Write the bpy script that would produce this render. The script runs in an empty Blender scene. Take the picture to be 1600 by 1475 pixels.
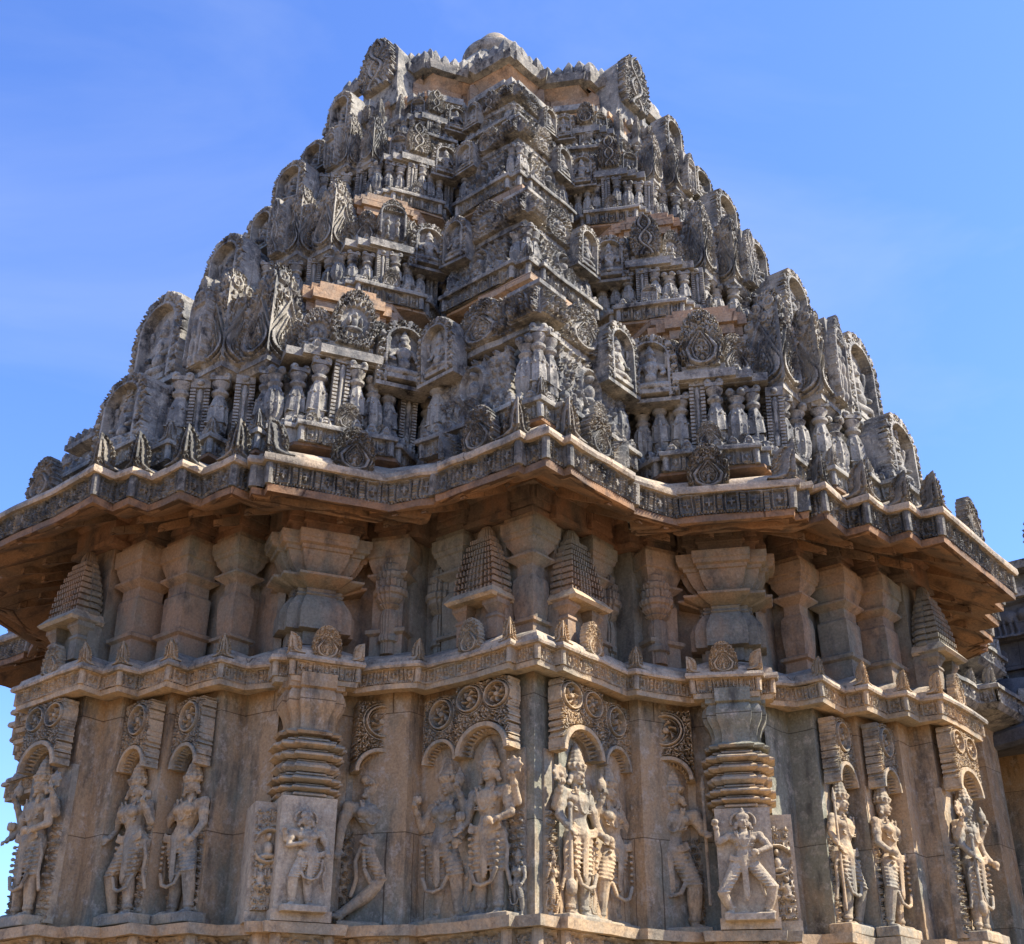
import bpy, math, random
import numpy as np
from mathutils import Vector, Matrix, Quaternion
random.seed(7); rng = np.random.default_rng(11)
PI = math.pi
scene = bpy.context.scene
col = scene.collection

# ------------------------------------------------------------------ materials
def nn(nt, t, **k):
    n = nt.nodes.new(t)
    for a, b in k.items():
        if hasattr(n, a): setattr(n, a, b)
        else: n.inputs[a].default_value = b
    return n

def stone(name, base, alt, stain, stain_amt=0.5, scale=1.0, rough=0.85, bump=0.5, streak=0.0, pale=None, pale_amt=0.3, joints=None):
    m = bpy.data.materials.new(name); m.use_nodes = True
    nt = m.node_tree; L = nt.links; nt.nodes.clear()
    out = nn(nt, 'ShaderNodeOutputMaterial'); bs = nn(nt, 'ShaderNodeBsdfPrincipled')
    bs.inputs['Roughness'].default_value = rough; bs.inputs['Specular IOR Level'].default_value = 0.25
    L.new(bs.outputs[0], out.inputs[0])
    geo = nn(nt, 'ShaderNodeNewGeometry')
    mp = nn(nt, 'ShaderNodeMapping'); L.new(geo.outputs['Position'], mp.inputs[0])
    mp0 = nn(nt, 'ShaderNodeMapping'); mp0.inputs['Scale'].default_value = (1, 1, 1-.7*streak); L.new(geo.outputs['Position'], mp0.inputs[0])
    n1 = nn(nt, 'ShaderNodeTexNoise'); n1.inputs['Scale'].default_value = 1.6*scale; n1.inputs['Detail'].default_value = 6; n1.inputs['Roughness'].default_value = .62
    L.new(mp0.outputs[0], n1.inputs[0])
    r1 = nn(nt, 'ShaderNodeValToRGB'); r1.color_ramp.elements[0].position = .44; r1.color_ramp.elements[1].position = .57
    L.new(n1.outputs['Fac'], r1.inputs[0])
    mx = nn(nt, 'ShaderNodeMix', data_type='RGBA'); mx.inputs[6].default_value = (*base, 1); mx.inputs[7].default_value = (*alt, 1)
    L.new(r1.outputs[0], mx.inputs[0])
    # stains: blotches, optionally pulled into vertical streaks
    mp2 = nn(nt, 'ShaderNodeMapping'); L.new(geo.outputs['Position'], mp2.inputs[0])
    mp2.inputs['Scale'].default_value = (1, 1, 1-.85*streak)
    n2 = nn(nt, 'ShaderNodeTexNoise'); n2.inputs['Scale'].default_value = 5.5*scale; n2.inputs['Detail'].default_value = 9; n2.inputs['Roughness'].default_value = .7
    L.new(mp2.outputs[0], n2.inputs[0])
    r2 = nn(nt, 'ShaderNodeValToRGB'); r2.color_ramp.elements[0].position = .50; r2.color_ramp.elements[1].position = .66
    L.new(n2.outputs['Fac'], r2.inputs[0])
    mul = nn(nt, 'ShaderNodeMath', operation='MULTIPLY'); mul.inputs[1].default_value = stain_amt; L.new(r2.outputs[0], mul.inputs[0])
    mx2 = nn(nt, 'ShaderNodeMix', data_type='RGBA'); mx2.inputs[7].default_value = (*stain, 1)
    L.new(mul.outputs[0], mx2.inputs[0]); L.new(mx.outputs[2], mx2.inputs[6])
    last = mx2.outputs[2]
    if pale:
        n4 = nn(nt, 'ShaderNodeTexNoise'); n4.inputs['Scale'].default_value = 11*scale; n4.inputs['Detail'].default_value = 8; n4.inputs['Roughness'].default_value = .75
        mp4 = nn(nt, 'ShaderNodeMapping'); mp4.inputs['Location'].default_value = (7, 3, 1); L.new(geo.outputs['Position'], mp4.inputs[0]); L.new(mp4.outputs[0], n4.inputs[0])
        r4 = nn(nt, 'ShaderNodeValToRGB'); r4.color_ramp.elements[0].position = .52; r4.color_ramp.elements[1].position = .7
        L.new(n4.outputs['Fac'], r4.inputs[0])
        m4 = nn(nt, 'ShaderNodeMath', operation='MULTIPLY'); m4.inputs[1].default_value = pale_amt; L.new(r4.outputs[0], m4.inputs[0])
        mx4 = nn(nt, 'ShaderNodeMix', data_type='RGBA'); mx4.inputs[7].default_value = (*pale, 1)
        L.new(m4.outputs[0], mx4.inputs[0]); L.new(last, mx4.inputs[6]); last = mx4.outputs[2]
    n3 = nn(nt, 'ShaderNodeTexNoise'); n3.inputs['Scale'].default_value = 60; n3.inputs['Detail'].default_value = 6; n3.inputs['Roughness'].default_value = .7
    L.new(mp.outputs[0], n3.inputs[0])
    hv = nn(nt, 'ShaderNodeHueSaturation'); mr = nn(nt, 'ShaderNodeMapRange'); mr.inputs[1].default_value = .3; mr.inputs[2].default_value = .7; mr.inputs[3].default_value = .72; mr.inputs[4].default_value = 1.25
    L.new(n3.outputs['Fac'], mr.inputs[0]); L.new(mr.outputs[0], hv.inputs['Value']); L.new(last, hv.inputs['Color'])
    colr = hv.outputs[0]; jfac = None
    if joints:
        sp = nn(nt, 'ShaderNodeSeparateXYZ'); L.new(geo.outputs['Position'], sp.inputs[0])
        ax_ = nn(nt, 'ShaderNodeMath', operation='SUBTRACT'); L.new(sp.outputs[0], ax_.inputs[0]); L.new(sp.outputs[1], ax_.inputs[1])
        cb = nn(nt, 'ShaderNodeCombineXYZ'); L.new(ax_.outputs[0], cb.inputs[0]); L.new(sp.outputs[2], cb.inputs[1])
        dn = nn(nt, 'ShaderNodeTexNoise'); dn.inputs['Scale'].default_value = 3; L.new(geo.outputs['Position'], dn.inputs[0])
        dm = nn(nt, 'ShaderNodeVectorMath', operation='SCALE'); dm.inputs['Scale'].default_value = .03; L.new(dn.outputs['Color'], dm.inputs[0])
        da = nn(nt, 'ShaderNodeVectorMath', operation='ADD'); L.new(cb.outputs[0], da.inputs[0]); L.new(dm.outputs[0], da.inputs[1])
        br = nn(nt, 'ShaderNodeTexBrick'); L.new(da.outputs[0], br.inputs['Vector'])
        br.inputs['Scale'].default_value = 1; br.inputs['Brick Width'].default_value = joints[0]; br.inputs['Row Height'].default_value = joints[1]; br.inputs['Mortar Size'].default_value = .0035; br.inputs['Mortar Smooth'].default_value = .3
        br.inputs['Color1'].default_value = (.86, .86, .86, 1); br.inputs['Color2'].default_value = (1.1, 1.06, 1.0, 1); br.inputs['Mortar'].default_value = (.42, .38, .35, 1)
        mj = nn(nt, 'ShaderNodeMix', data_type='RGBA', blend_type='MULTIPLY'); mj.inputs[0].default_value = 1; L.new(colr, mj.inputs[6]); L.new(br.outputs['Color'], mj.inputs[7]); colr = mj.outputs[2]; jfac = br.outputs['Fac']
    L.new(colr, bs.inputs['Base Color'])
    b1 = nn(nt, 'ShaderNodeBump'); b1.inputs['Strength'].default_value = bump; b1.inputs['Distance'].default_value = .012
    ad = nn(nt, 'ShaderNodeMath', operation='ADD'); L.new(n3.outputs['Fac'], ad.inputs[0]); L.new(n2.outputs['Fac'], ad.inputs[1])
    if jfac is not None:
        sj = nn(nt, 'ShaderNodeMath', operation='MULTIPLY_ADD'); sj.inputs[1].default_value = -1.6; L.new(jfac, sj.inputs[0]); L.new(ad.outputs[0], sj.inputs[2]); ad = sj
    L.new(ad.outputs[0], b1.inputs['Height']); L.new(b1.outputs[0], bs.inputs['Normal'])
    return m

M = {}
M['tower'] = stone('grey_weathered_stone', (.32,.29,.235), (.14,.137,.125), (.016,.016,.02), .95, 1.5, bump=.9, streak=.35, pale=(.60,.54,.42), pale_amt=.65)
M['throat'] = stone('clean_ochre_stone', (.43,.27,.15), (.27,.20,.135), (.09,.07,.055), .7, 1.6, bump=.5, pale=(.50,.42,.31), pale_amt=.4, joints=(.55, .22))
M['eave'] = stone('lichen_cornice_stone', (.23,.20,.155), (.10,.097,.085), (.02,.02,.02), .88, 1.8, bump=.8, streak=.3, pale=(.46,.41,.32), pale_amt=.5)
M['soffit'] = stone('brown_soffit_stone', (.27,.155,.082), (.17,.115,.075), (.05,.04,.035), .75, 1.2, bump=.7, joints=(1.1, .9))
M['kapota'] = stone('pale_cornice_stone', (.42,.33,.23), (.24,.21,.165), (.06,.055,.05), .75, 1.8, bump=.7, pale=(.54,.48,.38), pale_amt=.5, joints=(.8, 3.0))
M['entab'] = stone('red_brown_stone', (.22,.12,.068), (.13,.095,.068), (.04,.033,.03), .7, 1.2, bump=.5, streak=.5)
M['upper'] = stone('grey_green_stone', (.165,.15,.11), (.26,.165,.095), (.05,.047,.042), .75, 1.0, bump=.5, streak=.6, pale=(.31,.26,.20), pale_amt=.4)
M['wall'] = stone('brown_wall_stone', (.37,.25,.135), (.20,.195,.145), (.055,.05,.042), .85, 1.05, bump=.6, streak=.85, pale=(.47,.42,.335), pale_amt=.75, joints=(1.7, .78))
M['cornice2'] = stone('tan_cornice_stone', (.43,.30,.17), (.27,.225,.155), (.08,.068,.055), .65, 1.7, bump=.5, pale=(.46,.41,.31), pale_amt=.45)
M['statue'] = stone('soapstone', (.41,.29,.165), (.23,.20,.145), (.07,.06,.048), .7, 1.8, bump=.45, streak=.4, pale=(.48,.43,.33), pale_amt=.5)
M['block'] = stone('pale_block_stone', (.45,.35,.225), (.33,.26,.175), (.12,.095,.07), .65, 2.2, bump=.6, streak=.3, pale=(.53,.47,.36), pale_amt=.5)
M['ground'] = stone('dusty_paving', (.33,.22,.12), (.27,.18,.10), (.14,.10,.07), .5, .5, bump=.3, joints=(1.2, 1.2))
M['dark'] = stone('dark_blue_grey_stone', (.13,.13,.13), (.075,.075,.08), (.03,.03,.035), .6, 1.0, bump=.7, streak=.5, joints=(1.0, .45))

# ------------------------------------------------------------------ mesh builder
class G:
    def __init__(s): s.v = []; s.f = []; s.n = 0
    def add(s, v, f):
        v = np.asarray(v, float).reshape(-1, 3)
        s.v.append(v); o = s.n
        if isinstance(f, np.ndarray): s.f += (f+o).tolist()
        else: s.f += [[i+o for i in q] for q in f]
        s.n += len(v); return s
    def xf(s, m):
        m = np.array(m); s.v = [v @ m[:3, :3].T + m[:3, 3] for v in s.v]; return s
    def merge(s, o, m=None):
        V = np.concatenate(o.v)
        if m is not None:
            m = np.array(m); V = V @ m[:3, :3].T + m[:3, 3]
        return s.add(V, o.f)
    def box(s, x0, x1, y0, y1, z0, z1):
        v = [(x, y, z) for z in (z0, z1) for y in (y0, y1) for x in (x0, x1)]
        return s.add(v, [[0,2,3,1],[4,5,7,6],[0,1,5,4],[2,6,7,3],[0,4,6,2],[1,3,7,5]])
    def loft(s, rings, cap=True, close=True):
        rings = [np.asarray(r, float) for r in rings]; n = len(rings[0]); f = []
        for i in range(len(rings)-1):
            for j in range(n if close else n-1):
                k = (j+1) % n
                f.append([i*n+j, i*n+k, (i+1)*n+k, (i+1)*n+j])
        if cap:
            f.append(list(range(n))[::-1]); f.append([(len(rings)-1)*n+j for j in range(n)])
        return s.add(np.concatenate(rings), f)
    def lathe(s, prof, n=12, c=(0,0), flute=0, nf=0, ph=0):
        R = []
        for r, z in prof:
            a = np.arange(n)*2*PI/n+ph
            rr = r*(1+flute*np.cos(a*nf)) if nf else np.full(n, r)
            R.append(np.stack([c[0]+rr*np.cos(a), c[1]+rr*np.sin(a), np.full(n, z)], 1))
        return s.loft(R)
    def cone(s, p, q, r1, r2, n=10, caps=True):
        p = np.array(p, float); q = np.array(q, float); d = q-p; l = np.linalg.norm(d) + 1e-9; d /= l
        a = np.array([0,0,1.]) if abs(d[2]) < .9 else np.array([1.,0,0])
        u = np.cross(d, a); u /= np.linalg.norm(u); w = np.cross(d, u)
        t = np.arange(n)*2*PI/n
        cs = np.cos(t)[:, None]*u+np.sin(t)[:, None]*w
        R = []
        for k in (-1, -.6, 0): 
            rr = r1*math.sqrt(max(1-k*k, .03)); R.append(p+d*k*r1+cs*rr)
        for k in (0, .6, 1):
            rr = r2*math.sqrt(max(1-k*k, .03)); R.append(q+d*k*r2+cs*rr)
        return s.loft(R)
    def ell(s, c, rx, ry, rz, n=12, m=7, rot=None):
        R = []
        for i in range(m+1):
            ph = -PI/2+PI*i/m; rr = max(math.cos(ph), .05)
            a = np.arange(n)*2*PI/n
            R.append(np.stack([rx*rr*np.cos(a), ry*rr*np.sin(a), np.full(n, rz*math.sin(ph))], 1))
        if rot is not None: R = [r @ np.array(rot).T for r in R]
        return s.loft([r+np.array(c) for r in R])
    def tube(s, pts, r, n=6):
        for a, b in zip(pts[:-1], pts[1:]):
            s.cone(a, b, r if np.isscalar(r) else r[0], r if np.isscalar(r) else r[0], n)
        return s
    def mesh(s, name, mat, smooth=35, warp=0.0):
        me = bpy.data.meshes.new(name)
        V = np.concatenate(s.v)
        if warp: V = warpf(V, warp)
        F = s.f; cnt = np.array([len(q) for q in F], np.int32); fl = np.fromiter((i for q in F for i in q), np.int32, int(cnt.sum()))
        me.vertices.add(len(V)); me.vertices.foreach_set('co', V.astype(np.float32).ravel())
        me.loops.add(len(fl)); me.loops.foreach_set('vertex_index', fl)
        me.polygons.add(len(cnt)); st = np.concatenate([[0], np.cumsum(cnt)[:-1]]).astype(np.int32)
        me.polygons.foreach_set('loop_start', st)
        me.update(calc_edges=True); me.validate()
        if smooth:
            me.polygons.foreach_set('use_smooth', np.ones(len(me.polygons), bool))
            try: me.set_sharp_from_angle(angle=math.radians(smooth))
            except Exception: pass
        if mat is not None: me.materials.append(mat)
        return me
def warpf(V, a):
    x, y, z = V.T
    d = np.stack([np.sin(7.1*y+3.3*z+1.1)+.6*np.sin(19*z+11*y)+.4*np.sin(43*y-31*z),
                  np.sin(6.3*x-4.1*z+2.0)+.6*np.sin(17*z-13*x)+.4*np.sin(41*x+29*z),
                  np.sin(5.7*x+6.9*y)+.6*np.sin(21*x-16*y+1)+.4*np.sin(37*x+39*y)], 1)
    return V+a*d

def link(name, me, parent=None, mat4=None, **props):
    o = bpy.data.objects.new(name, me); col.objects.link(o)
    if parent is not None: o.parent = parent
    if mat4 is not None: o.matrix_local = mat4
    for k, v in props.items(): o[k] = v
    return o
def empty(name, mat4=None, parent=None, **props):
    o = link(name, None, parent, mat4, **props); o.empty_display_size = .1; return o
def T(x, y, z, rz=0, s=1.0, sx=None):
    m = Matrix.Translation((x, y, z)) @ Matrix.Rotation(rz, 4, 'Z')
    return m @ (Matrix.Diagonal((sx if sx else s, s, s, 1)))

# ------------------------------------------------------------------ plan of the temple
S = 2.6; C0 = 1.205*S
DX, DY = .469, .883; NX, NY = -.883, .469; PC = (.515, .21)
def pj(s, n): return (PC[0]+s*DX+n*NX, PC[1]+s*DY+n*NY)
TH = [(0,0),(.07,0),(.07,.022),(.405,.022),(.405,.075)] + \
     [pj(-.13,-.05), pj(-.13,-.03), pj(-.10,-.03), pj(-.10,0), pj(.10,0), pj(.10,-.03), pj(.135,-.03), pj(.135,-.06), pj(.165,-.06), pj(.165,-.10)] + \
     [(.71,.31),(.71,.39),(.84,.39),(.84,.455),(.965,.455),(.965,.515),(1.04,.515),(1.04,.578)]
TS = TH + [(2.41-a, b) for a, b in TH[::-1]]
TS = TS[:-1]                       # next side begins at its own corner
NE = len(TS)
BASE = []
for k in range(4):
    for a, b in TS:
        x, y = C0+b*S, -C0+a*S
        for _ in range(k): x, y = -y, x
        BASE.append((x, y))
BASE = np.array(BASE)              # rail line of the middle cornice, counter-clockwise
SIM = [(0,0),(.44,.005),pj(-.13,-.07),pj(-.12,0),pj(.13,0),pj(.165,-.10),(.71,.31)]+TH[16:]
SIM = SIM[:-3]
SIM = (SIM+[(2.41-a, b) for a, b in SIM[::-1]])[:-1]
SBASE = []
for k in range(4):
    for a, b in SIM:
        x, y = C0+b*S, -C0+a*S
        for _ in range(k): x, y = -y, x
        SBASE.append((x, y))
SBASE = np.array(SBASE)
def offset(P, o):
    P = np.asarray(P, float); d = np.roll(P, -1, 0)-P; d /= np.linalg.norm(d, axis=1)[:, None]
    n = np.stack([d[:, 1], -d[:, 0]], 1); n0 = np.roll(n, 1, 0)
    k = 1+np.sum(n*n0, 1)
    k = np.maximum(k, .5)
    return P+(n+n0)*(o/k)[:, None]
WALL = offset(BASE, -.20)
for k_ in range(4):          # the recess next to each corner bay is narrower at the wall than at the cornice
    a_ = k_*NE; d_ = WALL[a_+3]-WALL[a_+2]; d_ = d_/np.linalg.norm(d_); WALL[a_+3] -= d_*.15; WALL[a_+4] -= d_*.15
    j_ = (a_+NE) % len(WALL); i3, i4, i2 = (j_-3) % len(WALL), (j_-4) % len(WALL), (j_-2) % len(WALL)
    d_ = WALL[i3]-WALL[i2]; d_ = d_/np.linalg.norm(d_); WALL[i3] -= d_*.15; WALL[i4] -= d_*.15
EAVE = offset(BASE, .338)
SEAVE = offset(SBASE, .338)
def wj(s, n): return (.542+s*DX+n*NX, .203+s*DY+n*NY)
def fourfold(half, ce):
    P = (half+[(2*ce-a, b) for a, b in half[::-1]])[:-1]; out = []
    for k in range(4):
        for a, b in P:
            x, y = (ce+b)*S, (-ce+a)*S
            for _ in range(k): x, y = -y, x
            out.append((x, y))
    return np.array(out)
_st = [(.735,.371),(.868,.371),(.868,.433),(.99,.433),(.99,.49),(1.065,.49),(1.065,.555)]
TOUT = fourfold([(0,0),(.064,0),(.064,.022),(.425,.022),(.425,-.24),(.59,-.26),wj(-.165,-.03),wj(-.135,-.03),wj(-.135,0),wj(.135,0),wj(.135,-.03),wj(.165,-.03),wj(.165,-.06),wj(.19,-.06),wj(.19,-.10),(.735,.31)]+_st, 1.335)
TIN = fourfold([(0,0),(.42,.0),(.42,-.24),(.60,-.26),wj(-.15,-.01),wj(.15,-.01),wj(.19,-.10),(.735,.31)]+_st[:4], 1.335)
def emir(i): return 4*NE-1-i
def edge(P, i):
    i %= len(P); a = P[i]; b = P[(i+1) % len(P)]
    d = b-a; l = np.linalg.norm(d); ang = math.atan2(d[1], d[0])
    return a, b, l, ang           # local +x runs along the edge, -y points outwards
def on_edge(P, i, t=.5, z=0, out=0.0, s=1.0, dx=0):
    a, b, l, ang = edge(P, i); p = a+(b-a)*t
    n = np.array([math.sin(ang), -math.cos(ang)]); d = (b-a)/l
    p = p+n*out+d*dx
    return T(p[0], p[1], z, ang, s)
def at_corner(P, i, z=0, out=0.0, s=1.0, ang=None):
    """at vertex i, local -y along the bisector"""
    i %= len(P); p = P[i]; q = offset(P, 1.0)[i]-p; q = q/np.linalg.norm(q)
    a = math.atan2(q[1], q[0])+PI/2
    p = p+q*out
    return T(p[0], p[1], z, a if ang is None else ang, s)

def band(g, P, prof, step=.14):
    """sweep profile [(offset,z)..] round closed polygon P"""
    P0 = np.asarray(P)
    rings = []
    segs = [max(1, int(round(np.linalg.norm(P0[(i+1) % len(P0)]-P0[i])/step))) for i in range(len(P0))]
    for o, z in prof:
        Q = offset(P0, o); R = []
        for i in range(len(Q)):
            a = Q[i]; b = Q[(i+1) % len(Q)]
            for k in range(segs[i]): R.append(a+(b-a)*k/segs[i])
        R = np.array(R); rings.append(np.column_stack([R, np.full(len(R), z)]))
    g.loft(rings, cap=False); return g
def slab(g, P, o, z0, z1):
    Q = offset(P, o)
    g.loft([np.column_stack([Q, np.full(len(Q), z)]) for z in (z0, z1)]); return g

# ------------------------------------------------------------------ relief carving
def rid(d, w): return np.sqrt(np.clip(1-(d/w)**2, 0, 1))
def dpl(P, X, Y):
    D = np.full(X.shape, 9.)
    P = np.asarray(P, float)
    for a, b in zip(P[:-1], P[1:]):
        d = b-a; l2 = d@d+1e-12
        t = np.clip(((X-a[0])*d[0]+(Y-a[1])*d[1])/l2, 0, 1)
        D = np.minimum(D, np.hypot(X-a[0]-t*d[0], Y-a[1]-t*d[1]))
    return D
def arc(cx, cy, r, a0, a1, n=20, r1=None):
    t = np.linspace(0, 1, n); r_ = r+(0 if r1 is None else (r1-r)*t); a = np.radians(a0+(a1-a0)*t)
    return np.stack([cx+r_*np.cos(a), cy+r_*np.sin(a)], 1)
def carve(X, Y, sc, seed=0, sharp=1.0):
    """dense leafy scroll texture 0..1"""
    r = np.random.default_rng(seed); n = 0
    x0, x1, y0, y1 = X.min(), X.max(), Y.min(), Y.max()
    H = np.zeros(X.shape)
    nx = max(1, int((x1-x0)/sc)); ny = max(1, int((y1-y0)/sc))
    for i in range(nx+1):
        for j in range(ny+1):
            cx = x0+(i+.5*(j % 2))*sc+r.uniform(-.12, .12)*sc; cy = y0+j*sc+r.uniform(-.12, .12)*sc
            h = 1 if r.random() < .5 else -1
            dx, dy = X-cx, Y-cy; rr = np.hypot(dx, dy); th = np.arctan2(dy, dx)
            m = rr < .62*sc
            sp = .5+.5*np.cos(2*PI*(rr/(.30*sc))-h*th+r.uniform(0, 6))
            H = np.where(m, np.maximum(H, sp*np.clip(1.25-rr/(.62*sc), 0, 1)), H)
    return np.clip((H-.34)*2.7, 0, 1)
def pits(X, Y, sc, seed=0):
    """flat leafy surface broken by drilled, curling pits (as the old carvers left it)"""
    r = np.random.default_rng(seed+77); H = np.ones(X.shape); x0, x1, y0, y1 = X.min(), X.max(), Y.min(), Y.max()
    for i in range(int((x1-x0)/sc)+2):
        for j in range(int((y1-y0)/sc)+2):
            cx = x0+(i+.5*(j % 2))*sc+r.uniform(-.2, .2)*sc; cy = y0+j*sc+r.uniform(-.2, .2)*sc; t = r.uniform(0, PI)
            dx, dy = X-cx, Y-cy; m = (np.abs(dx) < sc) & (np.abs(dy) < sc)
            a = dx*math.cos(t)+dy*math.sin(t); b = -dx*math.sin(t)+dy*math.cos(t)+a*a/sc*.9
            q = np.hypot(a/.40, b/.17)/sc; H = np.where(m, np.minimum(H, np.clip((q-.75)*3, 0, 1)), H)
            rr = np.hypot(dx, dy)/sc; H = np.where(m & (rr > .50) & (rr < .58), np.minimum(H, .62), H)
    return H
def relief(X, Z, H, mask, thick=.05, depth=1.0, fold=None):
    """solid plate: front at y=-H*depth, flat back at +thick ; fold: x<0 turned back 90 deg (corner piece)"""
    ny, nx = X.shape
    idx = np.arange(nx*ny).reshape(ny, nx)
    fm = mask[:-1, :-1] & mask[1:, :-1] & mask[:-1, 1:] & mask[1:, 1:]
    a = idx[:-1, :-1][fm]; b = idx[:-1, 1:][fm]; c = idx[1:, 1:][fm]; d = idx[1:, :-1][fm]
    Fq = np.stack([a, b, c, d], 1); N = nx*ny
    Y = -H*depth; Yb = np.full(X.shape, thick)
    def fm_(X, Y):
        if not fold: return X, Y
        # local corner: bisector toward -y
        s = np.where(X >= 0, 1, -1); ax = np.abs(X); k = math.sqrt(.5)
        t = ax+Y*np.clip(1-ax/fold, 0, 1)
        return s*(t*k-Y*k), t*k+Y*k
    Xf, Yf = fm_(X, Y); Xb, Yb2 = fm_(X, Yb)
    V = np.concatenate([np.stack([Xf, Yf, Z], -1).reshape(-1, 3), np.stack([Xb, Yb2, Z], -1).reshape(-1, 3)])
    E = {}
    ed = np.concatenate([Fq[:, [0, 1]], Fq[:, [1, 2]], Fq[:, [2, 3]], Fq[:, [3, 0]]])
    key = np.sort(ed, 1); k = key[:, 0].astype(np.int64)*N+key[:, 1]
    u, inv, cnt = np.unique(k, return_inverse=True, return_counts=True)
    bd = ed[cnt[inv] == 1]
    side = np.stack([bd[:, 1], bd[:, 0], bd[:, 0]+N, bd[:, 1]+N], 1)
    F = np.concatenate([Fq, Fq[:, ::-1]+N, side])
    used, inv2 = np.unique(F, return_inverse=True)
    g = G(); g.add(V[used], inv2.reshape(F.shape)); return g
def grid(w, h, res, z0=0):
    nx = max(3, int(w/res/2)*2+1); nz = max(3, int(h/res)+1)
    x = np.linspace(-w/2, w/2, nx); z = np.linspace(z0, z0+h, nz)
    X, Z = np.meshgrid(x, z); return X, Z

def drop_curve(cx, zb, w, h, n=40, tip=0):
    """tear-drop outline: round below, pointed above"""
    t = np.linspace(-PI, PI, n); 
    x = w*np.sin(t)*(.5+.5*np.cos(t))**.45*1.15; z = -np.cos(t)*0
    z = zb+h*(.5+.5*np.cos(t))**1.0
    x = w*np.sin(t)*np.power(np.clip((.5-.5*np.cos(t)), 0, 1), .35)
    return np.stack([cx+x, z], 1)

def kudu_plate(w=.3, h=.36, res=.005, fold=False, depth=.036, seed=1, thick=.06, kind=0):
    """gable leaf: nested horse-shoe bands round a bud, curling scrolls beside it and a small beast mask above"""
    X, Z = grid(w, h, res); k = 2/w; U = X*k; Vv = Z*k; asp = h*k
    H = .75*pits(U, Vv, .19, seed)
    t = np.linspace(0, 1, 30)
    def shoe(sc, dz):
        xs = np.interp(t, [0, .2, .45, .7, 1], [0, .52, .64, .36, .03])*sc; zs = np.interp(t, [0, .1, .32, .6, 1], [.10, .14, .50, .95, 1.42])*(.75+.25*sc)+dz
        P = np.stack([xs, zs], 1); return np.concatenate([P*[-1, 1], P[::-1]])
    for sc, dz, ww, lv in ((1.30, -.05, .05, .85), (1.0, 0, .075, 1.0), (.66, .12, .035, .75)):
        d = dpl(shoe(sc, dz), U, Vv); H = np.where(d < ww*1.9, 0, H); H = np.maximum(H, lv*np.clip(rid(d, ww)*1.5, 0, 1))
    d = np.hypot(U, Vv-.36); H = np.where(d < .17, 0, H); H = np.maximum(H, rid(d, .11)); 
    if kind: 
        H = np.maximum(H, .9*rid(np.hypot(U, (Vv-.55)*.7), .10)); H = np.maximum(H, .8*rid(np.hypot(U*.5, Vv-.30), .09))
    for cx, cz, r in ((.0, asp*.80, .15), (.25, asp*.84, .12), (.52, asp*.74, .15), (.78, asp*.56, .13), (.88, asp*.34, .11), (.80, asp*.14, .12)):
        for sg in (-1, 1):
            q = np.hypot(U-sg*cx, Vv-cz); th = np.arctan2(Vv-cz, U-sg*cx)
            H = np.where(q < r, np.maximum(.25+.75*(np.cos(q/r*9-sg*th) > -.2)*1.0, 0), H)
    if kind >= 2:
        H = .8*pits(U, Vv, .19, seed+3)
        if kind == 2:      # ringed medallion with a squatting figure
            q = np.hypot(U, (Vv-asp*.45)*1.0)
            H = np.where(q < .80, 0, H); H = np.where((q > .62) & (q < .78), .6+.4*np.cos(np.arctan2(Vv-asp*.45, U)*18), H)
            for cx, cz, rx, rz in ((0, -.12, .17, .24), (0, .22, .12, .14), (0, -.36, .40, .12), (-.26, -.02, .10, .20), (.26, -.02, .10, .20)): H = np.maximum(H, rid(np.hypot((U-cx)/rx, (Vv-asp*.45-cz)/rz), 1))
        elif kind == 3:    # interlaced wavy stems
            for sg in (-1, 1):
                d = np.abs(U-sg*.34*np.cos(Vv*3.3)); H = np.where(d < .15, 0, H); H = np.maximum(H, np.clip(1.5*rid(d, .085), 0, 1))
            H = np.where(np.abs(U) > .86, .6+.4*np.cos(Vv*30), H)
        else:              # niche with two small standing figures
            H = np.where((np.abs(U) < .72) & (Vv < asp*.68), 0, H); d = np.abs(np.hypot(U, np.maximum(Vv-asp*.62, 0)*1.6)-.78); H = np.maximum(H, np.clip(1.5*rid(d, .07), 0, 1))
            for cx in (-.32, .32):
                for cz, rx, rz in ((.5, .12, .30), (.92, .17, .2), (1.2, .10, .12), (.15, .15, .14)): H = np.maximum(H, rid(np.hypot((U-cx)/rx, (Vv-cz)/rz), 1))
    mask = np.abs(U) < np.interp(Vv/asp, [0, .10, .3, .5, .62, .8, .93, 1], [.70, .90, .98, .96, .88, .74, .52, .22])+.04*np.cos(Vv*22)
    return relief(X, Z, H, mask, thick, depth, fold)

def finial(w=.16, h=.24, res=.006, depth=.04, seed=2, thick=.03):
    """leaf-shaped corner finial folded over a cornice corner"""
    X, Z = grid(w*1.9, h, res); au = np.abs(X)/(w*.95); v = Z/h
    wid = np.interp(v, [0, .08, .2, .35, .6, .85, 1], [1.0, .84, .62, .66, .62, .44, .12])+.03*np.cos(v*60)
    H = .4+.5*carve(X, Z, w*.2, seed)
    d = dpl(np.array([[.95, .05], [.55, .10], [.36, .22], [.33, .4], [.30, .6], [.2, .8]]), au, v)
    H = np.where(d < .09, .1, H); 
    d = dpl(np.array([[.98, .0], [.6, .03], [.30, .12], [.22, .3], [.2, .55], [.1, .8]]), au, v); H = np.maximum(H, rid(d, .07))
    H = np.maximum(H, .9*rid(au, .10)*(v > .2))
    return relief(X, Z, H, au < wid, thick, depth, w)

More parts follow.
